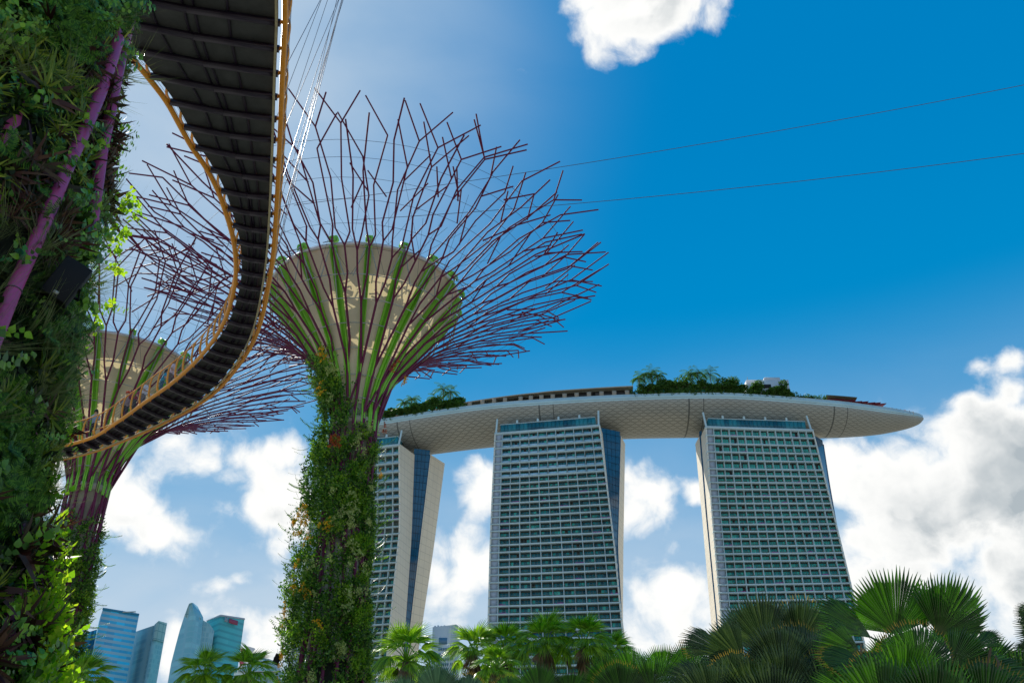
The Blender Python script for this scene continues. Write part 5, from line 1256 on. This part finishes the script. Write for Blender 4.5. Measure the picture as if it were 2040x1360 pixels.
# px, py, direction, length(px), spread(deg), facing, depth offset
near_palm('bright green fan palm with two tall rounded fans at the lower right', 12., (1815, 1345),
    [(1785, 1262, 97, 132, 150, (1, .15), .3), (1868, 1262, 62, 128, 125, (1, .1), .1), (1828, 1335, 88, 98, 190, (.7, .8), -.5), (1800, 1378, 92, 110, 170, (.8, .8), -.8), (1735, 1270, 142, 128, 70, (.5, 1), .2), (1712, 1300, 165, 92, 120, (.9, .5), -.2),
     (1755, 1335, 163, 130, 60, (.3, 1), -.4), (1895, 1325, 35, 92, 120, (.8, .6), -.2), (1945, 1290, 38, 62, 70, (.4, .9), .3), (1910, 1355, 12, 150, 90, (.4, 1), -.4), (1830, 1400, 80, 60, 180, (.3, 1), -.9), (1955, 1345, 20, 110, 110, (.8, .6), .5), (1700, 1385, 170, 90, 120, (.7, .7), -.3),
     (1840, 1250, 80, 95, 90, (.8, .3), .6), (1765, 1380, 120, 90, 160, (.8, .6), -.5), (1880, 1390, 60, 90, 160, (.8, .6), -.6), (1760, 1430, 100, 130, 170, (.8, .6), -.9), (1860, 1440, 85, 130, 180, (.8, .6), -1.), (1960, 1430, 60, 120, 170, (.8, .6), -.7), (2020, 1400, 90, 110, 160, (.7, .7), .2), (1900, 1300, 75, 80, 140, (.9, .4), .5), (1780, 1330, 110, 80, 150, (.9, .4), .4)], M['fan_green'], 300, strips=34)
near_palm('dark olive fan palm with overlapping wide fans right of the towers', 13.5, (1540, 1350),
    [(1525, 1290, 100, 108, 130, (1, .2), .8), (1590, 1285, 72, 98, 110, (1, .1), .7), (1440, 1300, 150, 88, 70, (.6, .8), .2), (1480, 1318, 140, 100, 110, (.8, .6), .1), (1555, 1340, 95, 100, 180, (.8, .7), -.2), (1560, 1385, 93, 100, 170, (.9, .6), -.5), (1470, 1372, 110, 78, 170, (.8, .7), -.4), (1405, 1365, 160, 80, 110, (.7, .7), 0),
     (1620, 1350, 60, 95, 150, (.8, .6), -.1), (1500, 1400, 100, 100, 170, (.8, .6), -.6), (1640, 1390, 60, 100, 150, (.8, .6), -.4), (1420, 1420, 110, 110, 160, (.8, .6), -.5), (1540, 1440, 90, 120, 180, (.8, .6), -.9), (1660, 1430, 85, 120, 170, (.8, .6), -.7), (1590, 1330, 85, 90, 160, (.9, .4), .3)], M['fan_dark'], 400)
near_palm('grey green fan palm behind the olive one, in front of the right hotel tower', 16., (1560, 1330), [(1500, 1290, 112, 95, 120, (1, .1), 0), (1545, 1275, 84, 80, 100, (1, .1), .2), (1590, 1290, 66, 105, 110, (1, .1), 0), (1470, 1310, 140, 80, 110, (1, .3), .1), (1655, 1290, 80, 70, 100, (1, .2), .1)], M['fan_grey'], 420)
near_palm('green fan palm low in front of the middle hotel tower', 15., (1290, 1360), [(1260, 1350, 105, 62, 150, (.9, .5), 0), (1320, 1345, 85, 62, 160, (.9, .4), 0), (1370, 1345, 70, 70, 140, (.9, .4), .2), (1215, 1370, 120, 70, 150, (.9, .5), -.1), (1300, 1385, 90, 80, 170, (.8, .6), -.3), (1400, 1375, 60, 70, 150, (.8, .6), 0), (1240, 1395, 110, 80, 160, (.8, .6), -.3)], M['fan_green'], 500)
near_palm('blue grey fan palm at the bottom left of the middle hotel tower', 15., (880, 1375), [(870, 1385, 92, 66, 165, (1, .3), 0), (810, 1395, 125, 55, 130, (1, .3), .1), (925, 1400, 65, 60, 130, (1, .3), .1)], M['fan_grey'], 520)
near_palm('small green fan palm beneath the row of tall palms', 15., (1095, 1375), [(1075, 1385, 100, 66, 170, (1, .35), 0), (1135, 1390, 75, 60, 150, (1, .3), 0), (1020, 1398, 120, 56, 150, (1, .3), .1)], M['fan_green'], 540)
near_palm('palm at the right edge of the picture with only frond tips in view', 12., (2095, 1300), [(2075, 1225, 175, 52, 80, (.8, .6), 0), (2090, 1260, 170, 70, 110, (.8, .6), 0), (2080, 1300, 185, 60, 100, (.8, .6), 0), (2085, 1250, 100, 60, 140, (.8, .6), .2)], M['fan_dark'], 560)

def tall_palm(loc, htop, crown, label, seed, grp='tall fan palms in the middle distance', nl=26):
    rd = random.Random(seed); loc = np.asarray(loc, float); top = loc + np.array([rd.uniform(-.2, .2), 0, htop]); e = empty('palm_tree', tuple(loc), label, 'palm', grp)
    MB().tube([loc, loc * .5 + top * .5 + np.array([.08, 0, 0]), top], [.24, .17, .15], 9).build('trunk', M['bark'], e, smooth=True)
    for k in range(nl):
        a = k * 2.3999 + rd.uniform(-.3, .3); f_ = k / nl; el = R(80 - 112 * f_ + rd.uniform(-14, 14)); d = np.array([math.cos(a) * math.cos(el), math.sin(a) * math.cos(el), math.sin(el)])
        pl = crown * rd.uniform(.42, .55); h = top + d * pl + up * .05; ax = unit(d + np.array([rd.uniform(-.2, .2), rd.uniform(-.2, .2), -.15 - .6 * f_])); nrm = unit(up + d * .6 + np.array([rd.uniform(-.4, .4), rd.uniform(-.4, .4), 0]))
        dead = f_ > .88
        b = MB(); add_leaf(b, fan_leaf(h, ax, nrm, crown * rd.uniform(.48, .66), R(130 if not dead else 60), 17, .5, .10, .45 if not dead else .2, None, seed=seed * 50 + k), None)
        lf = b.build('leaf', M['dead'] if dead else M['fan_mid'], e)
        MB().tube([top, (top + h) / 2 + up * .06, h], [.025, .018, .012], 4).build('stalk', M['fan_mid'], lf)
    b = MB()
    for k in range(40):
        a = rd.uniform(0, 6.28); V, F = leaf_blade(top - up * rd.uniform(.1, .8) + np.array([math.cos(a), math.sin(a), 0]) * .15, (math.cos(a) * .5, math.sin(a) * .5, -1), (math.cos(a), math.sin(a), .3), rd.uniform(.5, .9), .09, .1, prof=[.7, 1, .6, .1]); b.add(V, F)
    b.build('dead_skirt', M['dead'], e)
    return e
for i, (px, py, Y, cr, lb) in enumerate(((800, 1318, 36, 1.35, 'tall fan palm left of the pale office block, beside the flowering trunk'), (940, 1305, 38, 1.2, 'tall fan palm right of the pale office block'), (1012, 1300, 38, 1.2, 'fan palm in front of the left edge of the middle hotel tower'), (1092, 1290, 37, 1.3, 'tallest fan palm in front of the middle hotel tower'), (1155, 1290, 37, 1.3, 'fan palm right of the tallest in front of the middle hotel tower'), (1222, 1312, 38, 1.1, 'fan palm at the right edge of the middle hotel tower'),
    (985, 1340, 34, 1.0, 'short fan palm beneath the row in front of the middle tower'), (410, 1352, 40, 1.3, 'fan palm at the foot of the sail shaped office tower'), (490, 1350, 40, 1.25, 'fan palm beneath the red petals'), (150, 1372, 38, 1.4, 'fan palm showing its tips below the left city towers'))):
    q = at_y(px, py, Y); tall_palm((q[0], Y, 0), q[2], cr, lb, 600 + i * 7, nl=30)
for i, (px, py, Y, rx, lb) in enumerate(((740, 1350, 34, 1.7, 'leafy bush beside the foot of the flowering trunk'), (860, 1345, 44, 1.9, 'dark bush under the tall palms left of centre'), (1180, 1350, 46, 2.0, 'dark bush under the palms of the middle tower'), (1060, 1345, 48, 2.0, 'dark bush behind the palm trunks in the centre'), (960, 1352, 50, 2.0, 'dark bush behind the second tall palm'), (575, 1390, 60, 1.6, 'dark bush left of the flowering trunk base'))):
    q = at_y(px, py, Y); round_tree((q[0], Y, 0), q[2] * 1.08, rx, lb, 'bushy trees behind the palms', 800 + i, 2600, .17, name='tree')
